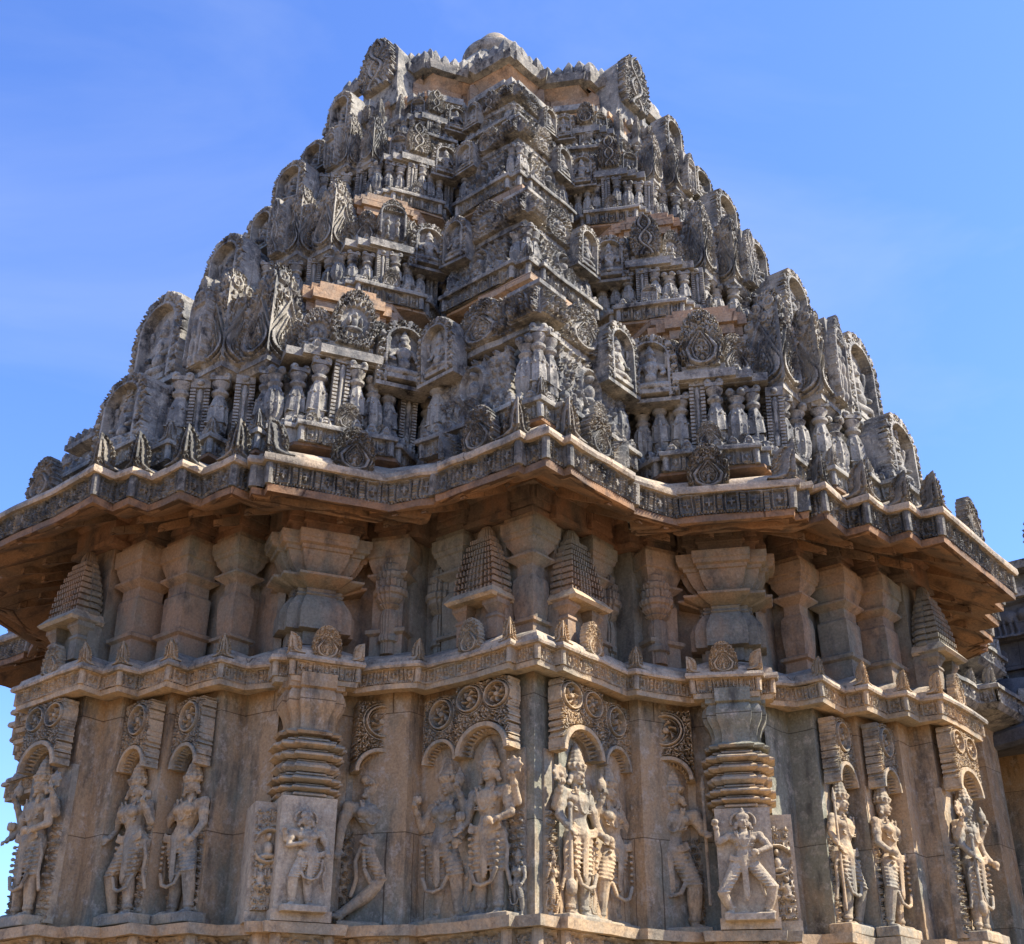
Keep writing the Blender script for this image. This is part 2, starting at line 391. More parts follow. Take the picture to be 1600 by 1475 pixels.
def blade_plate(w=.30, h=.62, res=.007, depth=.085, seed=3, thick=.05):
    """tall tear-drop slab folded over a corner: each face carries a drop of scrolls under a beast head"""
    X, Z = grid(w*2, h, res); au = np.abs(X)/w; v = Z/h
    H = .75*pits(X, Z, w*.12, seed)
    cx = .40
    z = np.linspace(.10, .70, 24)
    hw = np.interp(z, [.10, .14, .22, .32, .45, .60, .70], [0, .22, .32, .30, .19, .07, .0])
    out = np.concatenate([np.stack([cx-hw*(1.0), z], 1), np.stack([cx+hw, z], 1)[::-1]])
    asp = h/w
    d = dpl(out*[1, asp], au, v*asp)
    H = np.where(d < .11, .0, H); H = np.maximum(H, np.clip(1.5*rid(d, .06), 0, 1))
    o2 = out.copy(); o2[:, 0] = cx+(o2[:, 0]-cx)*1.32; o2[:, 1] = .06+(o2[:, 1]-.10)*1.06
    d = dpl(o2*[1, asp], au, v*asp); H = np.where((d < .07), .0+.85*rid(d, .04), H)
    o3 = out.copy(); o3[:, 0] = cx+(o3[:, 0]-cx)*.62; o3[:, 1] = .15+(o3[:, 1]-.10)*.62
    d = dpl(o3*[1, asp], au, v*asp); H = np.where((d < .05), .0+.8*rid(d, .03), H)
    for cx2, cz, r in ((.16, .88, .16), (.45, .83, .15), (.3, .74, .12), (.62, .70, .12), (.1, .76, .1), (.78, .6, .1)):
        d = np.hypot(au-cx2, (v-cz)*asp); H = np.maximum(H, .5+.6*rid(d, r)*(.7+.3*np.cos(d*60)))
    H = np.maximum(H, 1.0*rid(au, .035)*(v < .85))
    wid = np.interp(v, [0, .07, .3, .5, .62, .78, .9, 1], [.80, .86, .92, .95, .92, .72, .5, .3])+.04*np.cos(v*70)
    base = v < .06; H = np.where(base, .5, H)
    return relief(X, Z, H, au < wid, thick, depth, w)

def arch_plate(w=.34, h=.46, res=.006, depth=.07, seed=4, thick=.09):
    """round-arched niche frame with beaded rim; the deity is a separate mesh"""
    X, Z = grid(w, h, res); u = X/(w/2); asp = h/(w/2); v = Z/(w/2)
    zc = asp-1.0
    r = np.where(v > zc, np.hypot(u, v-zc), np.abs(u))
    H = .1+.8*pits(X, Z, w*.09, seed)
    H = np.where(r < .66, -.35, H); H = np.where((r >= .60) & (r < .70), .95, H)
    ph = np.where(v > zc, np.arctan2(v-zc, u)*9, v*14)
    H = np.maximum(H, np.where((r > .74) & (r < .96), .95*np.clip(np.cos(ph), 0, 1)**.5, 0))
    H = np.where(v < .16, .8, H)
    mask = (r < .98+.012*np.cos(ph*2))
    return relief(X, Z, H, mask, thick, depth)

def canopy_plate(w=.42, h=.50, res=.006, depth=.06, seed=5, thick=.03, n=2):
    """pierced scroll canopy over a statue: leaf roundels above a shell arch, curling down at both sides"""
    X, Z = grid(w, h, res); a = w/2; u = X/a; v = Z/a; asp = h/a
    H = .9*pits(X, Z, w*.095, seed); hole = H < .05
    cs = [(-.49, asp-.56, .50), (.49, asp-.60, .49)] if n == 2 else [(.0, asp-.80, .72)]
    outl = np.zeros(X.shape, bool)
    for i, (cx, cz, R) in enumerate(cs):
        dx, dz = u-cx, v-cz; r = np.hypot(dx, dz)/R; th = np.arctan2(dz, dx); sg = 1 if i == 0 else -1
        outl |= r < 1.16+.05*np.cos(th*18)
        inn = r < 1.05; H = np.where(inn, 0, H); hole &= ~inn
        for r0, r1, lv in ((.92, 1.03, .8), (.74, .88, 1.0), (.62, .70, .7)):
            H = np.where((r > r0) & (r < r1), lv*np.clip(1.6*rid(r-(r0+r1)/2, (r1-r0)/2), 0, 1), H)
        nl = 8
        pet = np.cos(th*6+r*9*sg+.6*np.cos(r*14)); H = np.where((r < .58) & (r > .18) & (pet > -.15), .45+.45*pet, H); hole |= (r < .58) & (r > .26) & (pet < -.35)
        H = np.where(r < .2, .9*np.clip(1.5*rid(r, .2), 0, 1), H)
    # arch opening with a broad rolled stem
    r = np.hypot(u, v/1.02); stem = np.abs(r-.80)
    outl |= (v < asp-1.0) & (np.abs(u) < .97+.02*np.cos(v*30)); outl |= (r < 1.02)
    top = asp*.98 if n == 1 else asp*.9
    outl |= (np.abs(u) < .955+.02*np.cos(v*34)) & (v < asp*.975+.012*np.cos(u*34)) & (v > asp-1.15)
    bandm = (r > .60) & (r < .98) & (v < asp-.95)
    H = np.where(bandm, 0, H); hole &= ~bandm
    H = np.where(bandm, np.maximum(np.clip(1.5*rid(r-.86, .10), 0, 1), .7*np.clip(1.5*rid(r-.70, .05), 0, 1)*(.5+.5*np.cos(np.arctan2(v, u)*30))), H)
    mask = (~hole) & (r > .61) & outl & (np.abs(u) < .985)
    return relief(X, Z, H, mask, thick, depth)

def frieze_h(px, pz):
    """one bay of the cornice frieze: px,pz in 0..1"""
    H = np.full(px.shape, .75)
    for c in (.02, .98): H = np.where(np.abs(px-c) < .10, .55+.45*np.clip(np.cos(pz*46), 0, 1), H)
    for c in (.16, .84): H = np.where(np.abs(px-c) < .035, 0, H)
    H = np.where((np.abs(px-.5) < .30), .8+.2*np.cos(pz*50), H)
    H = np.where((np.abs(px-.5) < .21) & (pz > .16), 0, H)
    d = np.hypot((px-.5)*1.0, (pz-.56)*.75); th = np.arctan2(pz-.56, px-.5)
    H = np.maximum(H, np.where(d < .11+.05*np.cos(4*th), .7, 0)*(np.abs(px-.5) < .21)); H = np.maximum(H, .8*rid(d, .05))
    H = np.where(pz < .12, .6+.4*np.cos(px*2*PI*7), H)
    H = np.where(pz > .94, .9, H)
    return H
def frieze(g, P, o, z0, z1, unit, depth, res, edges=None, fh=frieze_h):
    Q = offset(P, o); n = len(Q)
    for i in range(n):
        if edges is not None and i not in edges: continue
        a = Q[i]; b = Q[(i+1) % n]; d = b-a; l = np.linalg.norm(d); d = d/l; nn_ = np.array([d[1], -d[0]])
        if l < .012: continue
        k = max(1, int(round(l/unit))); nx = max(2, int(l/res)+1); nz = int((z1-z0)/res)+1
        x = np.linspace(0, l, nx); z = np.linspace(z0, z1, nz); X, Z = np.meshgrid(x, z)
        pz = (Z-z0)/(z1-z0)
        H = fh((X*k/l) % 1.0, pz)*depth
        gx = (a[0]*7.3+a[1]*3.1)+X; er = .5+.5*np.sin(gx*5.1+np.sin(gx*11.7)*1.3+Z*9)*np.cos(gx*2.3+Z*23); H = np.clip(H, 0, depth)*(1-.45*np.clip(er*1.6-.7, 0, 1))-.25*depth*(np.sin(gx*17+Z*40)*np.sin(gx*6.1) > .72)
        if l < unit*.6: H = np.full(X.shape, depth*.9)
        H = np.where((X < 1e-6) | (X > l-1e-6), depth*.9, H)
        V = np.stack([a[0]+d[0]*X+nn_[0]*H, a[1]+d[1]*X+nn_[1]*H, Z], -1).reshape(-1, 3)
        idx = np.arange(nx*nz).reshape(nz, nx)
        F = np.stack([idx[:-1, :-1], idx[:-1, 1:], idx[1:, 1:], idx[1:, :-1]], -1).reshape(-1, 4)
        g.add(V, F)
        q = Q[(i+1) % n]; qb = Q[(i+2) % n]-q
        if d[0]*qb[1]-d[1]*qb[0] > 0: g.lathe([(depth*.72, z0), (depth*.72, z1)], 8, tuple(q+(offset(Q, depth*.30)[(i+1) % n]-q)))
    return g
def crest(g, P, o, z0, h, unit, depth=.03, res=.008, seed=0):
    """row of upright leaves along every visible edge"""
    Q = offset(P, o); n = len(Q); r = np.random.default_rng(seed)
    for i in sorted(VE if n == 4*NE else SVE):
        a = Q[i]; b = Q[(i+1) % n]; d = b-a; l = np.linalg.norm(d); d = d/l
        if l < unit*.5: continue
        k = max(1, int(round(l/unit)))
        for j in range(k):
            if r.random() < .06: continue
            w_ = l/k*.96; hh = h*r.uniform(.8, 1.25)
            X, Z = grid(w_, hh, res); U = X/(w_/2); V_ = Z/hh
            H = np.clip(1.4*np.abs(np.cos(U*4.5+V_*3*np.sign(U))), 0, 1)*.6; H = np.maximum(H, rid(np.hypot(U, (V_-.35)*1.4), .3)); H = np.maximum(H, .9*rid(np.abs(np.hypot(U, (V_-.35)*1.4)-.55), .12))
            mk = np.abs(U) < np.interp(V_, [0, .3, .6, .85, 1], [1, .92, .7, .5, .25])
            q = relief(X, Z, H, mk, .03, depth)
            c = a+d*l*(j+.5)/k; ang = math.atan2(d[1], d[0])
            g.merge(q, np.array(T(c[0], c[1], z0, ang)))
    return g
def body_h(px, pz):
    """carved backing between the small pillars: piers, curls and a bud"""
    H = np.zeros(px.shape)
    H = np.where(np.abs(px-.5) > .40, .5+.5*(np.cos(pz*60) > 0), H)
    d = np.hypot((px-.5), (pz-.70)*1.6); th = np.arctan2(pz-.7, px-.5); H = np.where((d < .30) & (np.cos(d*40-th) > 0), .9, H)
    d = np.hypot((px-.5), (pz-.30)*1.4); H = np.maximum(H, rid(d, .2)); H = np.where((d > .25) & (d < .32), .8, H)
    H = np.where((pz > .9) | (pz < .06), .8, H)
    return H
def vis_edges(): # only sides that can be seen: side 0, side 3 and the first bays of sides 1, 2
    return set(range(0, NE+2)) | set(range(3*NE-2, 4*NE))
VE = vis_edges()
NS = len(TIN)//4; SVE = set(range(0, NS+2)) | set(range(3*NS-2, 4*NS))

# ------------------------------------------------------------------ the temple
temple = empty('temple', T(0, 0, -1.6), label='ornate star-shaped stone temple with carved stepped tower rising to a domed top', category='temple')
T0 = Matrix.Translation((0, 0, 1.6))
def part(name, g, mat, smooth=35, warp=.0, m=None, parent=None, **p):
    me = g.mesh(name, M[mat] if isinstance(mat, str) else mat, smooth, warp) if isinstance(g, G) else g
    mm = m if m is not None else Matrix.Identity(4)
    if parent is None: parent = temple; mm = T0 @ mm
    return link(name, me, parent, mm, **p)
def put(name, me, m, parent=None, **p):
    if parent is None: parent = temple; m = T0 @ m
    return link(name, me, parent, m, **p)

# --- plinth and base mouldings
g = G(); slab(g, BASE, .75, -1.6, -.9); slab(g, BASE, .35, -.9, -.2); part('plinth', g, 'wall', warp=.004)
g = G(); band(g, WALL, [(.06, -.2), (.16, -.15), (.16, .1), (.22, .2), (.12, .3), (.12, .58), (.17, .62), (.17, .72), (.05, .75), (.05,.80)])
part('base_moulding', g, 'wall', warp=.004)
def vine_h(px, pz):
    d = np.hypot(px-.5, (pz-.5)*.9); th = np.arctan2(pz-.5, px-.5)
    H = .25+.75*np.where((d > .32) & (d < .46), 1, 0)*(.6+.4*np.cos((d-.39)*60))
    H = np.where(d < .3, .2+.7*(.5+.5*np.cos(7*th+d*14)), H)
    H = np.where((pz < .08) | (pz > .92), 1, H)
    return H
g = G(); frieze(g, WALL, .09, .72, .90, .20, .05, .010, VE, vine_h); band(g, WALL, [(.14, .90), (.19, .90), (.20, .96), (-.1, .965)])
part('base_frieze', g, 'cornice2', warp=.003)
# --- walls
g = G(); band(g, WALL, [(0, .9), (0, 2.60)], .3); part('lower_wall', g, 'wall', warp=.005)
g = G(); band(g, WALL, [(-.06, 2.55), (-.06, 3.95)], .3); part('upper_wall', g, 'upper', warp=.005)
# --- middle cornice
g = G(); band(g, WALL, [(0, 2.47), (.10, 2.435), (.165, 2.44), (.17, 2.475)]); part('mid_cornice_soffit', g, 'cornice2', warp=.004)
g = G(); frieze(g, WALL, .158, 2.475, 2.575, .115, .028, .0055, VE); part('mid_cornice_frieze', g, 'cornice2', warp=.004)
g = G(); band(g, WALL, [(.165, 2.575), (.205, 2.575), (.212, 2.59), (.205, 2.612), (.175, 2.616), (.172, 2.63), (.165, 2.655), (.12, 2.69), (.05, 2.73), (-.02, 2.745), (-.1, 2.75)])
part('mid_cornice', g, 'kapota', warp=.005)
# --- eave
g = G(); band(g, WALL, [(-.1, 3.88), (.08, 3.82), (.25, 3.70), (.40, 3.62), (.47, 3.585), (.505, 3.59), (.51, 3.64)]); 
for i_ in sorted(VE):
    a_, b_, l_, an_ = edge(WALL, i_)
    if l_ < .3: continue
    m_ = max(1, int(l_/.34))
    for j_ in range(m_+1):
        q = G(); q.loft([[(-.02, -.02, 3.78), (.02, -.02, 3.78), (.02, -.02, 3.87), (-.02, -.02, 3.87)], [(-.02, -.25, 3.665), (.02, -.25, 3.665), (.02, -.25, 3.74), (-.02, -.25, 3.74)], [(-.02, -.46, 3.57), (.02, -.46, 3.57), (.02, -.46, 3.62), (-.02, -.46, 3.62)]]); g.merge(q, np.array(T(*(a_+(b_-a_)*j_/m_), 0, an_)))
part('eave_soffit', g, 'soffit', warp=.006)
g = G(); frieze(g, WALL, .49, 3.64, 3.80, .155, .040, .0065, VE); part('eave_frieze', g, 'eave', warp=.005)
g = G(); band(g, WALL, [(.50, 3.80), (.548, 3.80), (.556, 3.82), (.548, 3.852), (.50, 3.857), (.50, 3.875), (.48, 3.91), (.42, 3.96), (.32, 4.0), (.2, 4.02), (-.3, 4.03)])
part('eave', g, 'kapota', warp=.007)

# ------------------------------------------------------------------ tower tiers
# (rail height, scale of the eave outline, body top, crown height)
TI = [(4.22, .95, 4.93, .42), (5.97, .79, 6.47, .38), (7.42, .66, 7.93, .31), (8.57, .556, 8.88, .27)]
RIMZ = 10.02
for k, (z, s, zl, ch) in enumerate(TI):
    P = TOUT*s; Ps = TIN*s; sc = s
    znext = TI[k+1][0] if k < 3 else 9.65
    snext = TI[k+1][1] if k < 3 else .48
    prev = 4.03 if k == 0 else z-.30
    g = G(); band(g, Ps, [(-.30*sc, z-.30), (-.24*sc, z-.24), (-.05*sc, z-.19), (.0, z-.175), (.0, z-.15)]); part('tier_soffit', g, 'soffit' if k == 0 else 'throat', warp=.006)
    g = G(); frieze(g, P, -.018, z-.15, z-.035, .12*sc+.01, .032, .0075, VE); 
    band(g, P, [(0, z-.035), (.03, z-.035), (.035, z-.02), (.03, z), (-.02, z+.004), (-.03, z+.03), (-.10, z+.06), (-.2, z+.07)]); slab(g, P, -.02, z-.148, z-.138); slab(g, Ps, -.15, z+.02, z+.065); crest(g, P, .0, z+.0, .055*sc+.02, .09*sc+.02, seed=k); part('tier_cornice', g, 'tower', warp=.004)
    g = G(); band(g, Ps, [(-.26*sc, z), (-.26*sc, zl)], .3); frieze(g, Ps, -.255*sc, z+.05, zl-.07, .17*sc, .05, .012, SVE, body_h); part('tier_body', g, 'tower', warp=.005)
    g = G(); band(g, Ps, [(-.26*sc, zl-.07), (-.12*sc, zl-.055), (-.10*sc, zl-.05), (-.10*sc, zl), (-.26*sc, zl+.01)]); slab(g, Ps, -.25*sc, zl-.02, zl+.012); crest(g, Ps, -.12*sc, zl, .06*sc+.02, .10*sc, seed=k+9); part('tier_ledge', g, 'tower', warp=.006)
    g = G(); Pt = TIN*(s*.62+snext*.38); band(g, Pt, [(-.24*sc, zl), (-.24*sc, zl+.12), (-.21*sc, zl+.14), (-.21*sc, zl+.20), (-.27*sc, zl+.22), (-.27*sc, znext-.34), (-.23*sc, znext-.32), (-.23*sc, znext-.26)], .3); part('tier_throat', g, 'throat', warp=.006)
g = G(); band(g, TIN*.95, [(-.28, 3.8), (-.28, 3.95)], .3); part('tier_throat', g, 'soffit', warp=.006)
P = TOUT*.49; Ps = TIN*.49
g = G(); band(g, P, [(-.14, 9.29), (-.02, 9.31), (.02, 9.32), (.02, 9.40), (-.12, 9.41)]); slab(g, Ps, -.1, 9.32, 9.40); part('neck_slab', g, 'tower', warp=.005)
P = EAVE*.45; Ps = SEAVE*.45
g = G(); band(g, Ps, [(-.12, 9.35), (-.12, 9.78), (-.07, 9.84), (-.02, 9.90)], .3); part('neck', g, 'throat', warp=.005)
g = G(); band(g, P, [(-.05, 9.88), (.03, 9.90), (.05, 10.0), (-.05, 10.03), (-.12, 10.04)]); slab(g, Ps, -.08, 9.92, 10.04); part('dome_rim', g, 'tower', warp=.006)
g = G(); Q = offset(SEAVE*.45, -.1)
g.loft([np.column_stack([Q*f, np.full(len(Q), z)]) for f, z in ((.92, 10.0), (.86, 10.25), (.72, 10.6), (.54, 11.0), (.38, 11.4), (.26, 11.75), (.19, 12.0))])
part('dome', g, 'tower', warp=.008)
g = G(); g.lathe([(.24, 11.85), (.40, 12.02), (.43, 12.10), (.42, 12.14), (.25, 12.17)], 32); part('finial_disc', g, 'tower')
g = G(); g.lathe([(.20, 12.14), (.25, 12.18), (.265, 12.26), (.24, 12.38), (.16, 12.50), (.07, 12.56), (.06, 12.61), (.01, 12.66)], 32); part('finial_knob', g, 'kapota')

_put = put
JIT = {'gable', 'pillar', 'finial', 'deity_niche', 'tower_blade', 'figure_panel', 'rim_petal', 'cornice_finial', 'cornice_gable'}
def put(name, me, m, parent=None, **p):
    if name in JIT:
        u = random.uniform; a = .035 if name != 'tower_blade' else .015
        m = m @ Matrix.Rotation(u(-a, a), 4, 'X') @ Matrix.Rotation(u(-a, a), 4, 'Y') @ Matrix.Rotation(u(-a, a)*1.5, 4, 'Z') @ Matrix.Diagonal((u(.93, 1.07), 1, u(.92, 1.06), 1))
        if name in ('gable', 'figure_panel') and u(0, 1) < .5: m = m @ Matrix.Diagonal((-1, 1, 1, 1))
    return _put(name, me, m, parent, **p)
def at(side, a, b, z, s=1.0):
    """a metres along the side from the main corner, b metres out from the main-cornice corner plane"""
    if side == 'R': return T(C0+b, -C0+a, z, PI/2, s)
    return T(C0-a, -(C0+b), z, 0, s)
def pan(side, s_, n_, z, sc=1.0, k=1.0):
    """on the turned wedge between corner and middle: s_ along, n_ outward (in S units), facing outward"""
    a, b = pj(s_, n_)
    ang = math.atan2(DY, DX)       # direction of +s in (a,b)
    if side == 'R':
        x, y = (C0+b*S)*k, (-C0+a*S)*k; nx, ny = NY, NX      # outward normal in (b,a)->(x,y)
    else:
        x, y = (C0-a*S)*k, -(C0+b*S)*k; nx, ny = -NX, -NY
    return T(x, y, z, math.atan2(ny, nx)+PI/2, sc)
def mir(side, i): return i if side == 'R' else emir(i)
def vmir(side, i): return i if side == 'R' else (4*NE-i) % (4*NE)
SIDES = ('L', 'R')

# ------------------------------------------------------------------ statues (voxel-merged, one continuous figure)
def remeshed(g, name, mat, voxel):
    me = g.mesh(name+'_src', None, 0); o = bpy.data.objects.new('tmp', me); col.objects.link(o)
    md = o.modifiers.new('r', 'REMESH'); md.mode = 'VOXEL'; md.voxel_size = voxel; md.use_smooth_shade = True
    sm = o.modifiers.new('s', 'SMOOTH'); sm.factor = .12; sm.iterations = 1
    dg = bpy.context.evaluated_depsgraph_get(); out = bpy.data.meshes.new_from_object(o.evaluated_get(dg))
    out.name = name; bpy.data.objects.remove(o); bpy.data.meshes.remove(me)
    out.materials.clear(); out.materials.append(M[mat]); return out

def hand(g, p, d, up, k=1.0):
    """palm and five bent fingers; d = direction of the fingers"""
    p = np.array(p); d = np.array(d, float); d /= np.linalg.norm(d); up = np.array(up, float); s = np.cross(d, up); s /= np.linalg.norm(s); n = np.cross(s, d)
    g.ell(p+d*.018*k, .017*k, .012*k, .022*k)
    for i, l in enumerate((.030, .036, .034, .026)):
        b = p+d*.030*k+s*(i-1.5)*.0095*k; m = b+d*l*.55*k+n*.004*k; e = m+d*l*.4*k-n*.012*k
        g.cone(b, m, .0062*k, .0058*k, 6); g.cone(m, e, .0058*k, .005*k, 6)
    b = p+d*.008*k-s*.014*k; g.cone(b, b+d*.018*k-s*.012*k, .007*k, .006*k, 6)
def figure(P):
    g = G(); hx = P.get('hip', 0); tx = P.get('tors', 0); fem = P.get('fem', 0); tw = P.get('turn', 0)
    hip = np.array([hx, 0, .455]); waist = np.array([hx*.4, .0, .545]); ch = np.array([tx, -.005, .64]); neck = np.array([tx*1.1, -.005, .715])
    g.cone(hip, waist, .078, .056, 14); g.ell(hip+[0, .0, -.005], .098, .068, .06)
    g.cone(waist, ch, .056, .078, 14); g.ell(ch+[0, 0, .015], .105, .062, .055)
    g.cone(ch+[-.085, 0, .035], ch+[.085, 0, .035], .036, .036, 10)
    if fem:
        for k in (-1, 1): g.ell(ch+[k*.042, -.05, -.002], .038, .036, .036)
    else:
        for k in (-1, 1): g.ell(ch+[k*.04, -.038, .005], .042, .025, .03)
    g.cone(neck, neck+[0, 0, .04], .03, .028)
    hd = neck+np.array([P.get('hx', 0), -.008, .078])
    g.ell(hd, .044, .047, .055, 14, 9)
    f = np.array([math.sin(tw), -math.cos(tw), 0]); sd_ = np.array([math.cos(tw), math.sin(tw), 0])
    g.cone(hd+f*.044+[0, 0, .012], hd+f*.054+[0, 0, -.008], .006, .009, 6)      # nose
    g.ell(hd+f*.042+[0, 0, -.026], .016, .010, .006); g.ell(hd+f*.034+[0, 0, -.043], .014, .012, .010)
    for k in (-1, 1):
        g.ell(hd+f*.038+sd_*k*.018+[0, 0, .010], .011, .009, .006)                # eyes
        g.cone(hd+f*.038+sd_*k*.008+[0, 0, .020], hd+f*.034+sd_*k*.03+[0, 0, .022], .004, .004, 5)
        g.ell(hd+sd_*k*.048+[0, 0, -.018], .016, .016, .028)                     # ear ornaments
        g.ell(hd+sd_*k*.058+[0, 0, -.045], .016, .014, .016)
    # crown
    cr = P.get('crown', 'tall'); c = hd+[0, .002, .03]
    if cr == 'tall':
        zz = [(.052, 0), (.056, .012), (.05, .02), (.056, .034), (.048, .045), (.050, .055), (.040, .075), (.042, .082), (.034, .10), (.036, .108), (.024, .128), (.026, .134), (.012, .150), (.014, .158), (.004, .17)]
        g2 = G(); g2.lathe(zz, 20, flute=.05, nf=10); g.merge(g2, Matrix.Translation(c))
        for i in range(7):
            a = PI*(i/6)+PI; g.ell(c+[.056*math.cos(a), .056*math.sin(a), .028], .010, .010, .014, 6, 4)
    elif cr == 'bun':
        g.ell(c+[.0, .01, .01], .056, .052, .035); g.ell(c+[.035*(-1 if hx > 0 else 1), .01, .03], .04, .035, .034)
        for i in range(9):
            a = PI*i/8+PI; g.ell(c+[.052*math.cos(a), .052*math.sin(a), .0], .008, .008, .010, 6, 4)
    elif cr == 'halo':
        pts = [c+[.085*math.cos(a), .02, -.01+.085*math.sin(a)] for a in np.linspace(-.3, PI+.3, 16)]; g.tube(pts, .012)
        g.ell(c+[0, .0, .02], .05, .045, .045); g.cone(c+[0, 0, .05], c+[0, 0, .10], .022, .010)
    # necklaces, long garland, belts
    def loop(c0, rx, rz, y, a0, a1, r=.007, n=14):
        pts = [np.array(c0)+[rx*math.cos(a), y-.012*math.sin(a)**2*0, rz*math.sin(a)] for a in np.linspace(a0, a1, n)]
        for i, p_ in enumerate(pts): g.ell(p_, r*1.1, r, r*1.1, 6, 4)
        g.tube(pts, r*.8, 5)
    loop(neck+[0, 0, .0], .045, .035, -.040, PI, 2*PI, .008); loop(neck+[0, 0, -.005], .06, .065, -.055, PI, 2*PI, .007)
    loop(neck+[0, 0, -.01], .045, .135, -.062, PI*1.02, 1.98*PI, .007)
    for z, rx in ((.60, .07), (.585, .066)): loop([ch[0]*.8, 0, z], rx, .008, -.055, PI, 2*PI, .005)
    for z, rx, r in ((.50, .088, .010), (.485, .094, .008), (.468, .098, .009)): loop([hx, 0, z], rx, .022, -.058, PI, 2*PI, r)
    # legs
    F = P['feet']; K = P['knees']
    for i, k in enumerate((-1, 1)):
        h = hip+[k*.045, 0, -.02]; kn = np.array(K[i]); ft = np.array(F[i])
        g.cone(h, kn, .058, .040, 12); g.cone(kn, kn+(ft-kn)*.45+[0, .006, 0], .040, .036, 10); g.cone(kn+(ft-kn)*.45+[0, .006, 0], ft+[0, 0, .025], .036, .023, 10)
        fx = P.get('toe', (k*.6, k*.6))[i]
        t = ft+[fx*.045, -.065, .006]; g.cone(ft+[0, 0, .014], t, .022, .015, 8)
        for j in range(5): g.ell(t+[(j-2)*.0085, -.012+abs(j-2)*.003, -.002], .0055, .010, .006, 6, 4)
        for z in (.045, .056): g.lathe([(.030, z), (.034, z+.004), (.030, z+.008)], 12, (ft[0], ft[1]))
    # dhoti folds and sashes
    sk = P.get('skirt', .12)
    for i in range(2):
        h = hip+[(-1, 1)[i]*.045, 0, -.02]; kn = np.array(K[i])
        for q in np.linspace(.15, .95, 7):
            p_ = h+(kn-h)*q; r = .060-.016*q
            pts = [p_+[r*math.cos(a), r*math.sin(a), -.012*math.sin(-a)] for a in np.linspace(PI, 2*PI, 7)]; g.tube(pts, .0055, 5)
    g.cone(hip+[0, -.062, -.01], [hx*.7, -.055, P.get('sash', .20)], .020, .013, 8)
    for k in (-1, 1): g.cone(hip+[k*.018, -.066, -.01], [hx*.7+k*.016, -.058, P.get('sash', .20)+.02], .006, .006, 5)
    for k in (-1, 1):
        pts = [hip+[k*.088, -.02, .0], hip+[k*.115, -.015, -.10], hip+[k*.105, -.01, -.2], hip+[k*.125, 0, -.30]]; g.tube(pts, .012, 6)
    gl = P.get('garland', .16)
    if gl:
        pts = [ch+[.10, -.02, .02], [hx+.088, -.062, .42], [hx+.080, -.064, gl+.08], [hx+.050, -.070, gl+.01], [hx, -.078, gl-.008], [hx-.050, -.070, gl+.01], [hx-.080, -.064, gl+.08], [hx-.088, -.062, .42], ch+[-.10, -.02, .02]]
        pp = []
        for a, b in zip(pts[:-1], pts[1:]):
            for q in np.linspace(0, 1, 6)[:-1]: pp.append(np.array(a)+(np.array(b)-np.array(a))*q)
        for i, p_ in enumerate(pp):
            if p_[2] < .47: g.ell(p_, .0145, .013, .012, 6, 4)
    # arms
    for arm in P['arms']:
        k = arm[0]; sh = ch+[k*.105, .0 if len(arm) < 5 or not arm[4] else .02, .04]; el = np.array(arm[1]); ha = np.array(arm[2])
        g.ell(sh, .036, .034, .036); g.cone(sh, el, .031, .025, 10); g.cone(el, ha, .026, .017, 10)
        d = (ha-el)/np.linalg.norm(ha-el)
        g.cone(ha-d*.02, ha-d*.012, .023, .023, 8); g.cone(sh+(el-sh)*.45, sh+(el-sh)*.55, .034, .034, 8)
        hd_ = arm[3] if len(arm) > 3 else None
        hand(g, ha, d+np.array([0, -.2, 0]), [0, -1, .2])
        if hd_ == 'disc':
            c2 = ha+[0, .0, .085]; g.cone(c2+[0, -.006, 0], c2+[0, .006, 0], .001, .001); q = G(); q.lathe([(.045, -.01), (.05, 0), (.045, .01)], 16); q.xf(Matrix.Rotation(PI/2, 4, 'X')); g.merge(q, Matrix.Translation(c2)); g.ell(c2+[0, -.014, 0], .016, .01, .016); g.cone(ha, c2, .010, .008)
            for i in range(8): a = i*PI/4; g.ell(c2+[.05*math.cos(a), 0, .05*math.sin(a)], .012, .010, .012, 6, 4)
        if hd_ == 'conch':
            c2 = ha+[0, 0, .08]; g.ell(c2, .032, .028, .045); g.cone(c2+[0, 0, .03], c2+[0, 0, .07], .018, .006); g.cone(ha, c2, .010, .012)
        if hd_ == 'mace':
            g.cone(ha+[0, -.01, .10], ha+[0, -.01, -.30], .011, .013); g.ell(ha+[0, -.01, -.33], .034, .03, .05); g.ell(ha+[0, -.01, .12], .018, .018, .02)
        if hd_ == 'staff':
            g.cone(ha+[0, -.01, .28], ha+[0, -.01, -.42], .009, .009, 8); g.cone(ha+[0, -.01, .28], ha+[0, -.01, .36], .016, .004, 8)
        if hd_ == 'fruit': g.ell(ha+d*.03+[0, -.01, .01], .026, .026, .026)
        if hd_ == 'lotus':
            c2 = ha+[0, 0, .06]; g.cone(ha, c2, .008, .010)
            for i in range(6): a = i*PI/3; g.ell(c2+[.018*math.cos(a), .018*math.sin(a), .015], .012, .012, .028, 6, 5)
    # pedestal under the feet
    if P.get('ped', 1): g.box(-.17, .17, -.10, .06, -.06, .0); g.box(-.15, .15, -.085, .06, .0, .006)
    return g
straight = dict(feet=[(-.055, 0, .0), (.055, 0, .0)], knees=[(-.05, -.012, .24), (.05, -.012, .24)])
tri = dict(feet=[(-.04, 0, 0), (.085, 0, 0)], knees=[(-.02, -.012, .24), (.095, -.04, .25)])
tri2 = dict(feet=[(-.085, 0, 0), (.04, 0, 0)], knees=[(-.095, -.04, .25), (.02, -.012, .24)])
